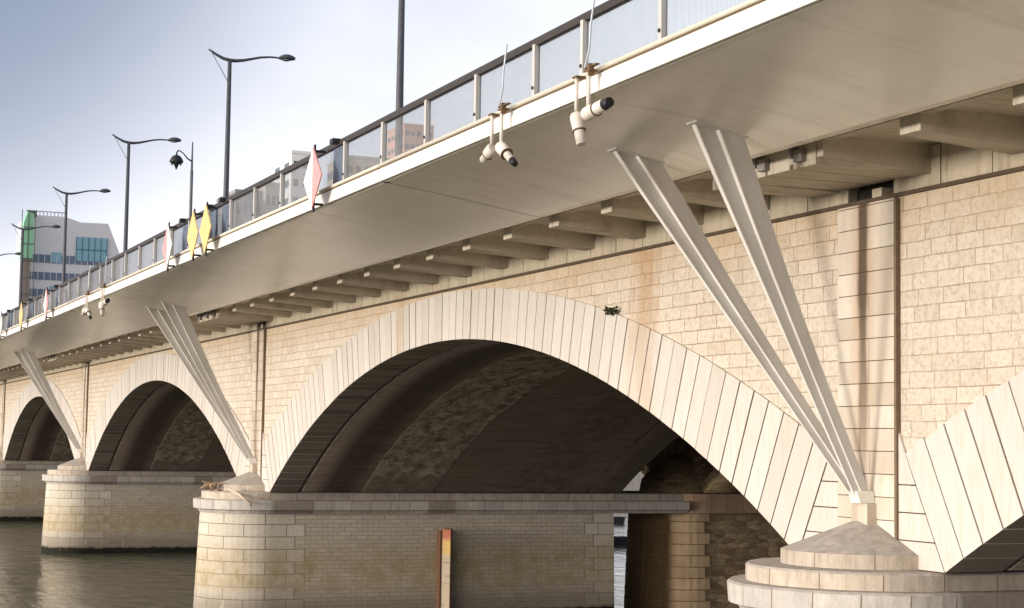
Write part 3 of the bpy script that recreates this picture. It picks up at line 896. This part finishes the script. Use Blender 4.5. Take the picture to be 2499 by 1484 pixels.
# ------------------------------------------------------------------ steel footway wing
FX, FZ = -5.64, 11.203
IX, IZ = -2.35, 10.724
foot = thing('steel_footway', (FX, PIERS[1], 10.7), 'cream steel footway cantilevered out from the bridge with a smooth beige underside', 'footway')
def soff_z(x, y):
    d = min(abs(y - q) for q in PIERS)
    s_ = max(0.0, min(1.0, (d - 0.8) / 8.0)); s_ = s_ * s_ * (3 - 2 * s_)
    m1 = 0.21 * (1 - s_) + 0.150 * s_
    l1 = IZ + m1 * (IX - x)
    m2 = 0.085 * (1 - s_) + 0.12 * s_
    l2 = FZ + m2 * (FX - x) * 1.0
    k = 0.05
    l2 = FZ - m2 * (x - FX)
    h = max(0.0, k - abs(l1 - l2)) / k
    v = min(l1, l2) - h * h * k * 0.25
    e0 = min(1.0, (x - FX) / 0.25); 
    return v * e0 + FZ * (1 - e0)
joints = [PIERS[0] - 6, -7.0, 31.02, 69.02, 107.02, 145.02, PIERS[5] + 6]
NX = 26
for a, b in zip(joints[:-1], joints[1:]):
    m = MB(); n = max(2, int((b - a) / 0.6))
    ya, yb = a + 0.016, b - 0.016
    for i in range(n):
        y0 = ya + (yb - ya) * i / n; y1 = ya + (yb - ya) * (i + 1) / n
        for j in range(NX):
            x0 = IX + (FX - IX) * j / NX; x1 = IX + (FX - IX) * (j + 1) / NX
            m.face([(x0, y0, soff_z(x0, y0)), (x1, y0, soff_z(x1, y0)), (x1, y1, soff_z(x1, y1)), (x0, y1, soff_z(x0, y1))], None, 0, 0.5, True)
        m.face([(IX, y0, IZ), (IX, y1, IZ), (IX, y1, 11.25), (IX, y0, 11.25)])
        m.face([(IX, y0, 11.25), (IX, y1, 11.25), (FX, y1, 11.25), (FX, y0, 11.25)])
        m.face([(FX, y0, FZ), (FX, y1, FZ), (FX, y1, 11.25), (FX, y0, 11.25)])
    sp_ = m.build('soffit', MSOF, foot)
    # white edge plate, projecting lip and edge pipe
    m = MB(); m.box(FX - 0.045, FX - 0.002, ya, yb, FZ - 0.005, 11.435)
    m.build('edge_plate', MWHITE, foot)
    m = MB(); m.box(FX - 0.02, FX + 0.1, ya, yb, 11.439, 11.470)
    m.build('shadow_groove', m_flat('groove_brown', (0.22, 0.16, 0.10), 0.8), foot)
    m = MB(); m.tube([(FX - 0.035, ya, 11.503), (FX - 0.035, yb, 11.503)], 0.037, 10)
    m.build('edge_pipe', MCREAM, foot)
m = MB(); m.box(FX + 0.1, -0.2, PIERS[0] - 6, PIERS[5] + 6, 11.37, 11.41)
m.build('walking_surface', m_flat('footway_paving', (0.25, 0.24, 0.22), 0.9), foot)
for y in joints[1:-1]:
    m = MB(); m.box(FX + 0.05, IX - 0.05, y - 0.014, y + 0.014, 11.18, 11.24)
    m.build('deck_joint', MDARK, foot)
# struts: pairs of tapering open channels rising from each pier
def strut(cy, sgn, par):
    """inclined box strut: a thin outer fin, then a deeper box, both tapering to the foot"""
    x_a, y_a, z_a = -0.34, cy - 0.13 + 0.035 * sgn, 5.52
    x_b, y_b = -3.81, cy + (1.46 if sgn > 0 else -1.17)
    def P(t, u, v):
        k = 0.36 + 0.30 * t + 0.34 * t ** 3
        x = x_a + (x_b - x_a) * t + u * k
        y = y_a + (y_b - y_a) * t + v * k
        z = z_a + (11.0 - z_a) * t
        if t == 1.0: z = soff_z(x, y) + 0.012
        return (x, y, z)
    def bar(mb, u0, u1, v0, v1):
        for q in range(8):
            t0, t1 = q / 8, (q + 1) / 8
            mb.hexa([P(t0, u0, v0), P(t0, u1, v0), P(t0, u1, v1), P(t0, u0, v1), P(t1, u0, v0), P(t1, u1, v0), P(t1, u1, v1), P(t1, u0, v1)])
    m = MB(); bar(m, 0.02, 0.36, 0.0, 0.10); bar(m, 0.362, 0.76, -0.10, 0.12)
    s_ = m.build('strut', MSTRUT, par)
    m = MB()
    for (ua, ub, va, vb) in ((-0.05, 0.82, -0.15, 0.17),):
        A = []
        for (u, v) in ((ua, va), (ub, va), (ub, vb), (ua, vb)):
            x = x_b + u; y = y_b + v
            A.append((x, y, soff_z(x, y)))
        m.hexa([(a, b, c - 0.022) for a, b, c in A] + [(a, b, c + 0.004) for a, b, c in A])
    m.build('end_plate', MSTRUT, s_)
    m = MB(); bar(m, -0.012, 0.018, -0.008, 0.105)
    m.build('flange', MFLANGE, s_)
    m = MB(); bar(m, 0.328, 0.358, -0.110, -0.003)
    m.build('flange', MFLANGE, s_)
    return s_
for cy in PIERS[1:5]:
    strut(cy, 1, foot); strut(cy, -1, foot)
    m = MB()
    m.hexa([(-0.34, cy - 0.27, 5.475), (-0.07, cy - 0.27, 5.475), (-0.07, cy + 0.0, 5.475), (-0.34, cy + 0.0, 5.475),
            (-0.40, cy - 0.25, 5.66), (-0.09, cy - 0.25, 5.66), (-0.09, cy - 0.01, 5.66), (-0.40, cy - 0.01, 5.66)])
    m.build('strut_shoe', MWHITE, foot)

# ------------------------------------------------------------------ balustrade
rail = thing('glass_balustrade', (-5.58, PIERS[1], 11.42), 'long glazed balustrade with grey posts and dark handrail along the footway edge', 'railing')
RX = -5.58
m = MB(); m.prism([(RX - 0.05, 12.320), (RX + 0.05, 12.320), (RX + 0.06, 12.395), (RX + 0.04, 12.44), (RX - 0.04, 12.44), (RX - 0.06, 12.395)], 1, PIERS[0] - 5, PIERS[5] + 5)
m.v = [(v[0], v[1], v[2]) for v in m.v]
m.build('handrail', MRAIL, rail)
ys = []
y = 22.16
while y > PIERS[0] + 2: ys.append(y); y -= 2.39
ys = sorted(ys)
y = 23.87
while y < PIERS[5] + 2: ys.append(y); y += 2.39
post_mb = MB()
post_mb.box(-0.075, -0.012, -0.045, 0.045, -0.02, 0.915)
post_mb.box(-0.012, 0.03, -0.02, 0.02, -0.02, 0.9)
bolt_mb = MB(); bolt_mb.tube([(-0.095, 0, 0.25), (-0.07, 0, 0.25)], 0.028, 8)
post0 = bolt0 = None
pan = {}
for i, y in enumerate(ys):
    if post0 is None:
        post0 = post_mb.build('post', MPOST, rail); bolt0 = bolt_mb.build('bolt', MBLACK, post0)
        post0.location = Vector((RX, y, 11.42)) - rail.location
        bolt0.location = (0, 0, 0)
    else:
        p_ = post0.copy(); COL.objects.link(p_); p_.parent = rail; p_.location = Vector((RX, y, 11.42)) - rail.location
        b_ = bolt0.copy(); COL.objects.link(b_); b_.parent = p_; b_.location = (0, 0, 0)
    if i + 1 < len(ys):
        w_ = round(ys[i + 1] - y - 0.06, 3)
        if w_ not in pan:
            m = MB(); m.face([(0.012, 0, 0.03), (0.012, w_, 0.03), (0.012, w_, 0.91), (0.012, 0, 0.91)])
            gp = m.build('glass_panel', MGL, rail)
            m = MB(); nf = int(w_ / 0.031)
            for q in range(nf):
                yy = (q + 0.5) * w_ / nf
                m.box(0.030, 0.0338, yy - 0.0009, yy + 0.0009, 0.03, 0.91)
            ib = m.build('infill_wire', m_wire, gp) if 'm_wire' in globals() else None
            if ib is None:
                m_wire = m_flat('bronze_infill', (0.38, 0.33, 0.29), 0.6)
                ib = m.build('infill_wire', m_wire, gp)
            ib.location = (0, 0, 0)
            gp.location = Vector((RX, y + 0.03, 11.42)) - rail.location
            pan[w_] = (gp, ib)
        else:
            g0, i0 = pan[w_]
            g_ = g0.copy(); COL.objects.link(g_); g_.parent = rail; g_.location = Vector((RX, y + 0.03, 11.42)) - rail.location
            q_ = i0.copy(); COL.objects.link(q_); q_.parent = g_; q_.location = (0, 0, 0)

# ------------------------------------------------------------------ navigation diamonds
def diamond(y, kind, label, group=None):
    z = 11.70; h = 0.64; w_ = 0.65; x = -5.99
    t = thing('navigation_sign', (x, y, z), label, 'sign', group)
    def half(a, mat, name, lo=None):
        m = MB()
        poly = [(y, z - h), (y + a * w_, z), (y, z + h)] if a else None
        m.prism(poly, 0, x - 0.012, x + 0.012)
        return m.build(name, mat, t)
    if kind == 'yellow':
        m = MB(); m.prism([(y, z - h), (y + w_, z), (y, z + h), (y - w_, z)], 0, x - 0.012, x + 0.012)
        m.build('sign_face', MYEL, t)
    else:
        half(1, MSWH if kind == 'white_far' else MRED, 'white_half' if kind == 'white_far' else 'red_half')
        half(-1, MRED if kind == 'white_far' else MSWH, 'red_half' if kind == 'white_far' else 'white_half')
    m = MB()
    m.box(x + 0.014, x + 0.05, y - 0.03, y + 0.03, z - h - 0.06, z + h + 0.06)
    m.box(x + 0.014, x + 0.045, y - w_ * 0.75, y + w_ * 0.75, z - 0.03, z + 0.03)
    m.box(x + 0.05, -5.74, y - 0.025, y + 0.025, z + h - 0.1, z + h - 0.05)
    m.box(x + 0.05, -5.76, y - 0.025, y + 0.025, z - h + 0.08, z - h + 0.13)
    m.build('mounting_frame', MBLACK, t)
    m = MB(); m.box(-5.60, -5.54, y - 0.95, y - 0.15, 11.50, 12.3)
    m.build('backing_board', MSBK, t)
    m = MB(); m.box(-5.77, -5.56, y - 0.62, y - 0.40, 12.36, 12.46)
    m.build('rail_clamp', MBLACK, t)
    return t
diamond(34.45, 'white_far', 'large white and pink-red diamond river sign, nearest on the balustrade')
diamond(44.18, 'yellow', 'yellow diamond river sign, the nearer of the two side by side over mid arch')
diamond(45.66, 'yellow', 'yellow diamond river sign, the farther of the two side by side over mid arch')
diamond(48.91, 'red_far', 'narrow red and white diamond river sign just beyond the yellow pair')
diamond(72.83, 'white_far', 'small pink and white diamond river sign over the second arch, beyond the far floodlights')
diamond(80.65, 'yellow', 'single small yellow diamond river sign far along the balustrade')
diamond(88.37, 'red_far', 'tiny reddish diamond river sign farthest along the balustrade at the photo\'s left')

# ------------------------------------------------------------------ twin floodlights hung from the footway edge
def cyl_head(name, p, d, r0, r1, ln, par, hood=False):
    p = Vector(p); d = Vector(d).normalized()
    m = MB()
    m.tube([p, p + d * ln * 0.1, p + d * ln * 0.55, p + d * ln * 0.6, p + d * ln], [r0 * 0.8, r0, r0 * 0.97, r1 * 1.05, r1], 14)
    o = m.build(name, MHOUS, par)
    m = MB(); m.tube([p + d * ln * 0.56, p + d * ln * 0.60], [r0 * 1.03, r0 * 1.03], 14)
    m.build('band', MRUST, o)
    m = MB(); m.tube([p + d * (ln + 0.002), p + d * (ln + (0.13 if hood else 0.015))], [r1 * 0.98, r1 * (0.8 if hood else 0.9)], 12)
    m.build('hood', MBLACK if hood else MHOUS, o)
    return o
def twin(y, label, dirs, lens_, group):
    t = thing('twin_floodlight', (-5.78, y, 11.41), label, 'floodlight', group)
    m = MB(); m.tube([(-5.80, y - 0.17, 12.470), (-5.82, y - 0.10, 12.080), (-5.80, y - 0.02, 11.780), (-5.82, y + 0.08, 11.515)], 0.014, 6)
    m.build('wand', MWIRE, t)
    m = MB()
    m.box(-5.89, -5.75, y - 0.22, y - 0.05, 11.440, 11.465); m.box(-5.89, -5.75, y + 0.20, y + 0.34, 11.425, 11.450)
    m.box(-5.86, -5.80, y - 0.36, y + 0.02, 11.500, 11.520); m.box(-5.88, -5.81, y - 0.2, y - 0.14, 11.385, 11.545)
    m.build('clamp', MRUST, t)
    for i, s_ in enumerate((0.27, -0.12)):
        yy = y + s_; zb = 10.950 if i == 0 else 10.920
        m = MB(); m.tube([(-5.85, yy, 11.445), (-5.85, yy, zb)], 0.03, 8)
        m.build('drop_tube', MHOUS, t)
        d = Vector(dirs[i]); st = Vector((-5.85, yy, zb - 0.06)) - d.normalized() * lens_[i][1]
        cyl_head('lamp_housing', st, d, lens_[i][2], lens_[i][3], lens_[i][0], t, lens_[i][4])
    return t
G = 'twin floodlights hung from the footway edge'
twin(24.74, 'dirty white floodlight pair splayed left and right, second pair from the camera',
     ((-0.1, 0.62, -0.35), (0.1, -0.75, -0.55)), ((0.33, 0.05, 0.095, 0.065, False), (0.46, 0.05, 0.10, 0.06, True)), G)
twin(21.61, 'white floodlight pair with one lamp level and open-ended, nearest the camera',
     ((0.05, -0.33, -0.95), (0.1, -1.0, 0.12)), ((0.46, 0.03, 0.095, 0.075, False), (0.52, 0.08, 0.10, 0.085, True)), G)
twin(63.43, 'small distant floodlight pair with both lamps drooping, left of its twin',
     ((-0.1, 0.62, -0.35), (0.1, -0.75, -0.55)), ((0.36, 0.05, 0.10, 0.07, False), (0.48, 0.05, 0.10, 0.06, True)), G)
twin(60.08, 'small distant floodlight pair with one level dark-ended lamp, right of its twin',
     ((0.05, -0.33, -0.95), (0.1, -1.0, 0.12)), ((0.46, 0.03, 0.10, 0.075, False), (0.54, 0.08, 0.10, 0.085, True)), G)

# ------------------------------------------------------------------ street lamps
def street_lamp(y, label):
    X = -1.2; zt = 20.13; z0 = 11.34
    t = thing('street_lamp', (X, y, z0), label, 'street lamp', 'tall curved-arm lamps along the bridge')
    m = MB(); m.tube([(X, y, z0), (X, y, z0 + 0.5), (X, y, z0 + 0.52), (X, y, z0 + 4), (X, y, zt + 0.02)], [0.17, 0.16, 0.115, 0.10, 0.072], 14)
    m.build('pole', MLAMP, t)
    m = MB()
    pts = [(-0.80, 0.36), (-0.70, 0.31), (-0.5, 0.19), (-0.25, 0.075), (0, 0.03), (0.22, 0.03), (0.5, 0.075), (0.8, 0.155), (1.15, 0.25), (1.5, 0.30), (1.9, 0.305)]
    rr = [0.028, 0.035, 0.048, 0.058, 0.068, 0.064, 0.056, 0.048, 0.042, 0.036, 0.032]
    m.tube([(X + a, y, zt + b) for a, b in pts], rr, 10)
    m.build('arm', MLAMP, t)
    m = MB(); m.tube([(X - 0.68, y, zt + 0.27), (X - 0.06, y, zt - 0.76)], 0.013, 6)
    m.build('brace', MLAMP, t)
    # lamp head: shallow dish with a domed top
    m = MB(); seg = 18
    prof = [(0.0, -0.02), (0.18, -0.04), (0.27, -0.02), (0.31, 0.02), (0.27, 0.07), (0.19, 0.13), (0.10, 0.165), (0.0, 0.175)]
    cx_, cz_ = X + 2.12, zt + 0.29
    for i in range(len(prof) - 1):
        for k in range(seg):
            a0, a1 = 2 * math.pi * k / seg, 2 * math.pi * (k + 1) / seg
            def P(pr, a):
                sh = 0.10 * (pr[1] > 0.05) * math.cos(0)
                return (cx_ + pr[0] * 1.15 * math.cos(a) + (0.05 if pr[1] > 0.04 else 0), y + pr[0] * 0.6 * math.sin(a), cz_ + pr[1])
            m.face([P(prof[i], a0), P(prof[i], a1), P(prof[i + 1], a1), P(prof[i + 1], a0)], None, 0, 0.5, True)
    h = m.build('lamp_head', MLAMP, t)
    m = MB(); m.tube([(cx_, y, cz_ - 0.065), (cx_, y, cz_ - 0.045)], 0.14, 14)
    m.build('lens', MLENS, h)
    return t
def_l = [(43.0, 'nearest tall lamp post behind the balustrade, its head above the photo edge'),
         (62.2, 'tall dark curved-arm lamp with its whole arm clear against the sky, largest one fully seen'),
         (82.0, 'dark curved-arm lamp standing just left of the hanging lantern post'),
         (101.0, 'dark curved-arm lamp in front of the right part of the distant grey building'),
         (120.0, 'small curved-arm lamp crossing the green corner of the distant building'),
         (139.5, 'farthest curved-arm lamp, its head just left of the distant building'),
         (158.5, 'curved-arm lamp beyond the left edge of the photo')]
for y, lb in def_l: street_lamp(y, lb)

# hanging lantern on its own post
X, y, z0 = -3.0, 59.8, 11.34
t = thing('lantern_post', (X, y, z0), 'slim grey post with a dark bulbous lantern hanging from a hooked arm', 'lantern post')
m = MB(); m.tube([(X, y, z0), (X, y, 15.6), (X, y, 15.62), (X, y, 16.62)], [0.065, 0.055, 0.042, 0.022], 12)
m.build('post', m_flat('lantern_post_grey', (0.13, 0.135, 0.145), 0.5), t)
m = MB(); m.tube([(X, y, 15.93), (X - 0.16, y, 16.02), (X - 0.30, y, 16.18), (X - 0.42, y, 16.27), (X - 0.50, y, 16.27), (X - 0.545, y, 16.19)], [0.03, 0.028, 0.022, 0.022, 0.03, 0.028], 8)
m.build('hooked_arm', MLAMP, t)
m = MB(); seg = 16
prof = [(0.02, 0.13), (0.035, 0.06), (0.13, 0.02), (0.20, -0.07), (0.245, -0.17), (0.23, -0.21), (0.16, -0.24), (0.09, -0.27), (0.055, -0.36), (0.01, -0.46)]
for i in range(len(prof) - 1):
    for k in range(seg):
        a0, a1 = 2 * math.pi * k / seg, 2 * math.pi * (k + 1) / seg
        P = lambda pr, a: (X - 0.545 + pr[0] * math.cos(a), y + pr[0] * math.sin(a), 16.06 + pr[1])
        m.face([P(prof[i], a0), P(prof[i], a1), P(prof[i + 1], a1), P(prof[i + 1], a0)], None, 0, 0.5, True)
lt = m.build('lantern', MBLACK, t)
for a in range(6):
    an = a * math.pi / 3 + 0.3
    m = MB(); cx_, cy_ = X - 0.545 + 0.17 * math.cos(an), y + 0.17 * math.sin(an)
    m.tube([(cx_, cy_, 15.86), (cx_, cy_, 15.76)], [0.045, 0.02], 8)
    m.build('spotlight', MBLACK, lt)

# ------------------------------------------------------------------ draught gauge post against the second pier
gp = thing('gauge_post', (6.38, PIERS[2] - 2.28, 0), 'weathered square post with red top standing in front of the second pier wall', 'gauge post')
def m_gauge():
    n = NT('gauge_post_paint'); p = n.pos(); o = n.xyz(p)
    zz = n.math('ADD', o['Z'], n.math('MULTIPLY', n.math('SUBTRACT', n.noise(p, 6, 4), 0.5), 0.25))
    col = n.mix(n.mr(zz, 2.25, 2.4), (0.66, 0.54, 0.40), (0.86, 0.58, 0.22))
    col = n.mix(n.mr(zz, 2.78, 2.95), col, (0.60, 0.20, 0.12))
    f = n.noise(n.mapv(p, (6, 6, 3)), 2.0, 5, 0.7)
    col = n.mix(n.mr(f, 0.5, 0.7, 0, 0.6), col, (0.62, 0.52, 0.40))
    st = n.noise(n.mapv(p, (1, 1, 5)), 2.0, 3)
    col = n.mix(n.mr(st, 0.58, 0.68, 0, 0.5), col, (0.25, 0.18, 0.11))
    return n.fin(col, 0.8, None, spec=0.2)
m = MB()
yq = PIERS[2] - 2.46
m.hexa([(6.20, yq + 0.06, -1.0), (6.49, yq - 0.07, -1.0), (6.49, yq + 0.10, -1.0), (6.20, yq + 0.14, -1.0), (6.20, yq + 0.06, 3.22), (6.49, yq - 0.07, 3.22), (6.49, yq + 0.10, 3.22), (6.20, yq + 0.14, 3.22)])
m.build('face_plate', m_gauge(), gp)
m = MB(); m.box(6.495, 6.57, yq - 0.06, yq + 0.42, -1.0, 3.26); m.box(6.15, 6.195, yq + 0.04, yq + 0.42, -1.0, 3.2)
m.build('side_flange', m_flat('rust_brown', (0.14, 0.07, 0.04), 0.9), gp)

# ------------------------------------------------------------------ driftwood stranded on the second pier
rng = random.Random(11)
cy = PIERS[2]
dw = thing('driftwood_pile', (-1.0, cy, 4.5), 'tangle of bleached driftwood and rubbish stranded on the second pier cap', 'driftwood')
m = MB()
for i in range(16):
    a = rng.uniform(0, math.pi); c0 = Vector((-1.45 + rng.uniform(-0.3, 0.35), cy + rng.uniform(-0.5, 0.6), 4.56 + rng.uniform(0, 0.22)))
    d = Vector((math.cos(a), math.sin(a), rng.uniform(-0.25, 0.35))).normalized() * rng.uniform(0.2, 0.5)
    k = Vector((rng.uniform(-.05, .05), rng.uniform(-.05, .05), rng.uniform(0, .06)))
    m.tube([c0 - d, c0 + k, c0 + d], [0.02, rng.uniform(0.025, 0.06), 0.012], 6)
m.build('branches', m_flat('bleached_wood', (0.42, 0.30, 0.20), 0.9), dw)
m = MB()
m.tube([(-1.30, cy - 1.15, 4.60), (-1.05, cy - 1.75, 4.42), (-0.80, cy - 2.35, 4.08)], [0.045, 0.05, 0.035], 8)
m.build('log', m_flat('pale_log', (0.62, 0.52, 0.40), 0.9), dw)

# small plant growing out of the arch joint
pl = MB(); rng = random.Random(5)
py_, pz_ = 32.45, 9.08
for i in range(60):
    c0 = Vector((-0.10 + rng.uniform(-0.10, 0.03), py_ + rng.uniform(-0.24, 0.16), pz_ + rng.uniform(-0.05, 0.08)))
    a = Vector((rng.uniform(-1, 1), rng.uniform(-1, 1), rng.uniform(-1, 1))).normalized() * 0.05
    b = Vector((rng.uniform(-1, 1), rng.uniform(-1, 1), rng.uniform(-1, 1))).normalized() * 0.035
    pl.face([c0 - a, c0 + b, c0 + a, c0 - b])
pl.tube([(-0.03, py_, pz_ - 0.1), (-0.10, py_ + 0.03, pz_ + 0.05)], 0.015, 5)
tag(pl.build('wall_plant', m_flat('dark_leaf', (0.045, 0.05, 0.02), 0.9), None, (0, py_, pz_), weld=False), 'small dark weed growing from the arch joint near the brown stain', 'plant')

# ------------------------------------------------------------------ distant buildings
def windows_block(name, x0, x1, y0, y1, z1, wall, label, floors, cols, fw_=0.62, fh=0.55, glass=None, band=False):
    t = thing(name, ((x0 + x1) / 2, y0, 4.4), label, 'building')
    m = MB(); m.box(x0, x1, y0, y1, 4.4, z1); m.build('wall', wall, t)
    m = MB()
    H = (z1 - 4.4 - 1.0) / floors
    glass = glass or m_flat('dark_window_glass', (0.08, 0.11, 0.14), 0.2)
    for f in range(floors):
        zc = 4.4 + 0.6 + H * (f + 0.5)
        if band:
            m.box(x0 - 0.06, x1 - 0.5, y0 - 0.06, y0 + 0.2, zc - H * fh / 2, zc + H * fh / 2)
            m.box(x0 - 0.06, x0 + 0.2, y0 - 0.03, y1 - 0.5, zc - H * fh / 2, zc + H * fh / 2)
        else:
            for (a, b, ax) in ((x0, x1, 0), (y0, y1, 1)):
                W_ = (b - a) / cols
                for c_ in range(cols):
                    cc_ = a + W_ * (c_ + 0.5)
                    if ax == 0: m.box(cc_ - W_ * fw_ / 2, cc_ + W_ * fw_ / 2, y0 - 0.06, y0 + 0.2, zc - H * fh / 2, zc + H * fh / 2)
                    else: m.box(x0 - 0.06, x0 + 0.2, cc_ - W_ * fw_ / 2, cc_ + W_ * fw_ / 2, zc - H * fh / 2, zc + H * fh / 2)
    m.build('windows', glass, t)
    m = MB(); m.box(x0 - 0.15, x1 + 0.15, y0 - 0.15, y1 + 0.15, z1 + 0.002, z1 + 0.6); m.build('roof_edge', wall, t)
    return t
# grey angular office tower
ty = 420
tw = thing('office_tower', (46, ty, 4.4), 'distant angular grey office tower with dark window bands and a slanting right edge', 'building')
MT = m_flat('grey_cladding', (0.62, 0.62, 0.66), 0.5)  # base colour lifted to stand in for distance haze
MTG = m_flat('blue_tower_glass', (0.22, 0.40, 0.50), 0.2)
m = MB()
m.prism([(37.0, 4.4), (58.5, 4.4), (58.5, 50.0), (55.4, 57.3), (49.0, 57.2), (45.4, 58.3), (37.0, 58.3)], 1, ty, ty + 22)
m.build('body', MT, tw)
def tb(x0, x1, z0, z1, mat, nm, d=0.15):
    m = MB(); m.box(x0, x1, ty - d, ty + 0.05, z0, z1); return m.build(nm, mat, tw)
z = 46.6
MTD = m_flat('dark_window_band', (0.13, 0.18, 0.26), 0.25)  # dark bands lightened too, haze put into the colour
for zz, h_ in ((48.1, 1.9), (44.0, 1.8), (40.0, 1.8), (36.0, 1.8), (32.0, 1.8), (28, 1.8), (24, 1.8), (20, 1.8), (16, 1.8), (12, 1.8)):
    bnd = tb(37.4, 57.6 if zz < 47 else 55.6, zz - h_ / 2, zz + h_ / 2, MTD, 'window_band')
    mm = MB()
    for i in range(14):
        xx = 38 + i * 1.42
        mm.box(xx, xx + 0.12, ty - 0.24, ty - 0.16, zz - h_ / 2, zz + h_ / 2)
    mm.build('mullion', MT, bnd)
for i, (a, b, zz) in enumerate(((42.4, 44.8, 48.9), (50.2, 53.2, 44.8), (42.2, 45.5, 40.9), (47, 49.5, 36.9))):
    tb(a, b, zz - 1.6, zz + 0.8, MTG, 'balcony_window', 0.22)
g_ = tb(48.0, 55.3, 48.0, 53.7, MTG, 'glazed_block', 0.3)
mm = MB()
for i in range(6): mm.box(48.0 + i * 1.44, 48.12 + i * 1.44, ty - 0.45, ty - 0.31, 48.0, 53.7)
mm.box(48.0, 55.3, ty - 0.44, ty - 0.32, 50.6, 50.8)
mm.build('mullion', m_flat('teal_frame', (0.05, 0.16, 0.22), 0.4), g_)
mm = MB()
for i in range(9): mm.box(38.6 + i * 0.85, 38.75 + i * 0.85, ty + 0.5, ty + 0.7, 58.3, 59.2)
mm.box(38.5, 45.6, ty + 0.5, ty + 0.7, 59.2, 59.4)
mm.build('roof_railing', m_flat('roof_rail_grey', (0.25, 0.27, 0.3), 0.5), tw)
# green-netted scaffold shaft at its left corner
sc = thing('scaffold_tower', (36, ty - 3, 4.4), 'narrow scaffolded shaft with green netting at the top, left corner of the grey tower', 'scaffold')
m = MB(); m.box(35.2, 37.2, ty - 4, ty - 1, 4.4, 47.5); m.build('shaft', m_flat('brown_shaft', (0.25, 0.21, 0.18), 0.9), sc)
m = MB(); m.prism([(34.9, 47.6), (37.6, 47.6), (37.6, 58.0), (36.2, 58.6), (35.4, 56.0)], 1, ty - 4.3, ty - 0.9); m.build('green_netting', m_flat('green_netting', (0.28, 0.58, 0.38), 0.8), sc)
m = MB()
for i in range(13):
    zz = 8 + i * 3.9
    m.tube([(34.9, ty - 4.5, zz), (37.9, ty - 4.5, zz)], 0.10, 5)
for xx in (34.9, 36.4, 37.9): m.tube([(xx, ty - 4.5, 4.4), (xx, ty - 4.5, 58.9)], 0.10, 5)
m.box(36.2, 38.4, ty - 3, ty - 1, 57.6, 59.0)
m.build('scaffold_poles', m_flat('scaffold_pole', (0.10, 0.11, 0.11), 0.7), sc)
# blocks behind the balustrade
windows_block('brick_tower', 157.5, 167, 500, 516, 103.0, m_flat('salmon_brick', (0.62, 0.36, 0.28), 0.8), 'tall salmon-red tower block seen through the balustrade glass', 24, 5, 0.6, 0.35)
def un_place(px, py, Y):
    f_ = 4259.85; d = fw * f_ + rt * (px - 1249) - up * (py - 742)
    tt = Y / d.y
    return -15.972 + d.x * tt, 6.314 + d.z * tt
MBEI = m_flat('beige_render', (0.52, 0.46, 0.38), 0.8)
for (pa, pb, pt, Y, lb, nm, wallm, fl, cl) in (
        (712, 757, 374, 330, 'very pale flat-roofed block just rising above the handrail left of the big sign', 'pale_block', m_flat('white_render', (0.84, 0.83, 0.80), 0.7), 16, 2),
        (845, 985, 385, 360, 'wide beige block seen through the glass right of the big red and white sign', 'beige_block', MBEI, 15, 7),
        (575, 640, 470, 300, 'low grey block seen through the glass left of the lamp post', 'grey_block', m_flat('grey_render', (0.30, 0.30, 0.32), 0.8), 9, 4),
        (648, 688, 452, 310, 'slim cream block seen through the glass between the sign and the lamp', 'cream_block', MBEI, 10, 3)):
    xa, za = un_place(pa, pt, Y); xb, zb_ = un_place(pb, pt, Y)
    windows_block(nm, xa, xb, Y, Y + 14, za, wallm, lb, fl, cl, 0.5, 0.4)

# small moored boats seen through the gap between the piers
for i, (Y, px, lb) in enumerate(((100, 1511, 'small dark rowing boat glimpsed in the water gap between the two piers'), (128, 1504, 'farther dark boat glimpsed at the top of the water gap'))):
    xx, _ = un_place(px, 1300, Y)
    m = MB()
    L_ = 0.8
    hull = [(-L_, 0), (-0.7 * L_, -0.55), (0.5 * L_, -0.6), (L_, 0), (0.5 * L_, 0.6), (-0.7 * L_, 0.55)]
    A = [(xx + a * 0.85, Y + b * 0.75, -0.1) for a, b in hull]; B = [(xx + a, Y + b, 0.55) for a, b in hull]
    for q in range(6): m.face([A[q], A[(q + 1) % 6], B[(q + 1) % 6], B[q]])
    m.face(list(reversed(A))); m.face([(x_, y_, 0.42) for x_, y_, _ in B])
    t = thing('rowing_boat', (xx, Y, 0), lb, 'boat')
    m.build('hull', m_flat('dark_hull', (0.03, 0.035, 0.04), 0.6), t)
    m = MB(); m.box(xx - 0.15, xx + 0.15, Y - 0.5, Y + 0.5, 0.50, 0.54); m.box(xx + 0.55, xx + 0.8, Y - 0.45, Y + 0.45, 0.50, 0.54)
    m.build('thwart', m_flat('boat_wood', (0.2, 0.13, 0.08), 0.8), t)
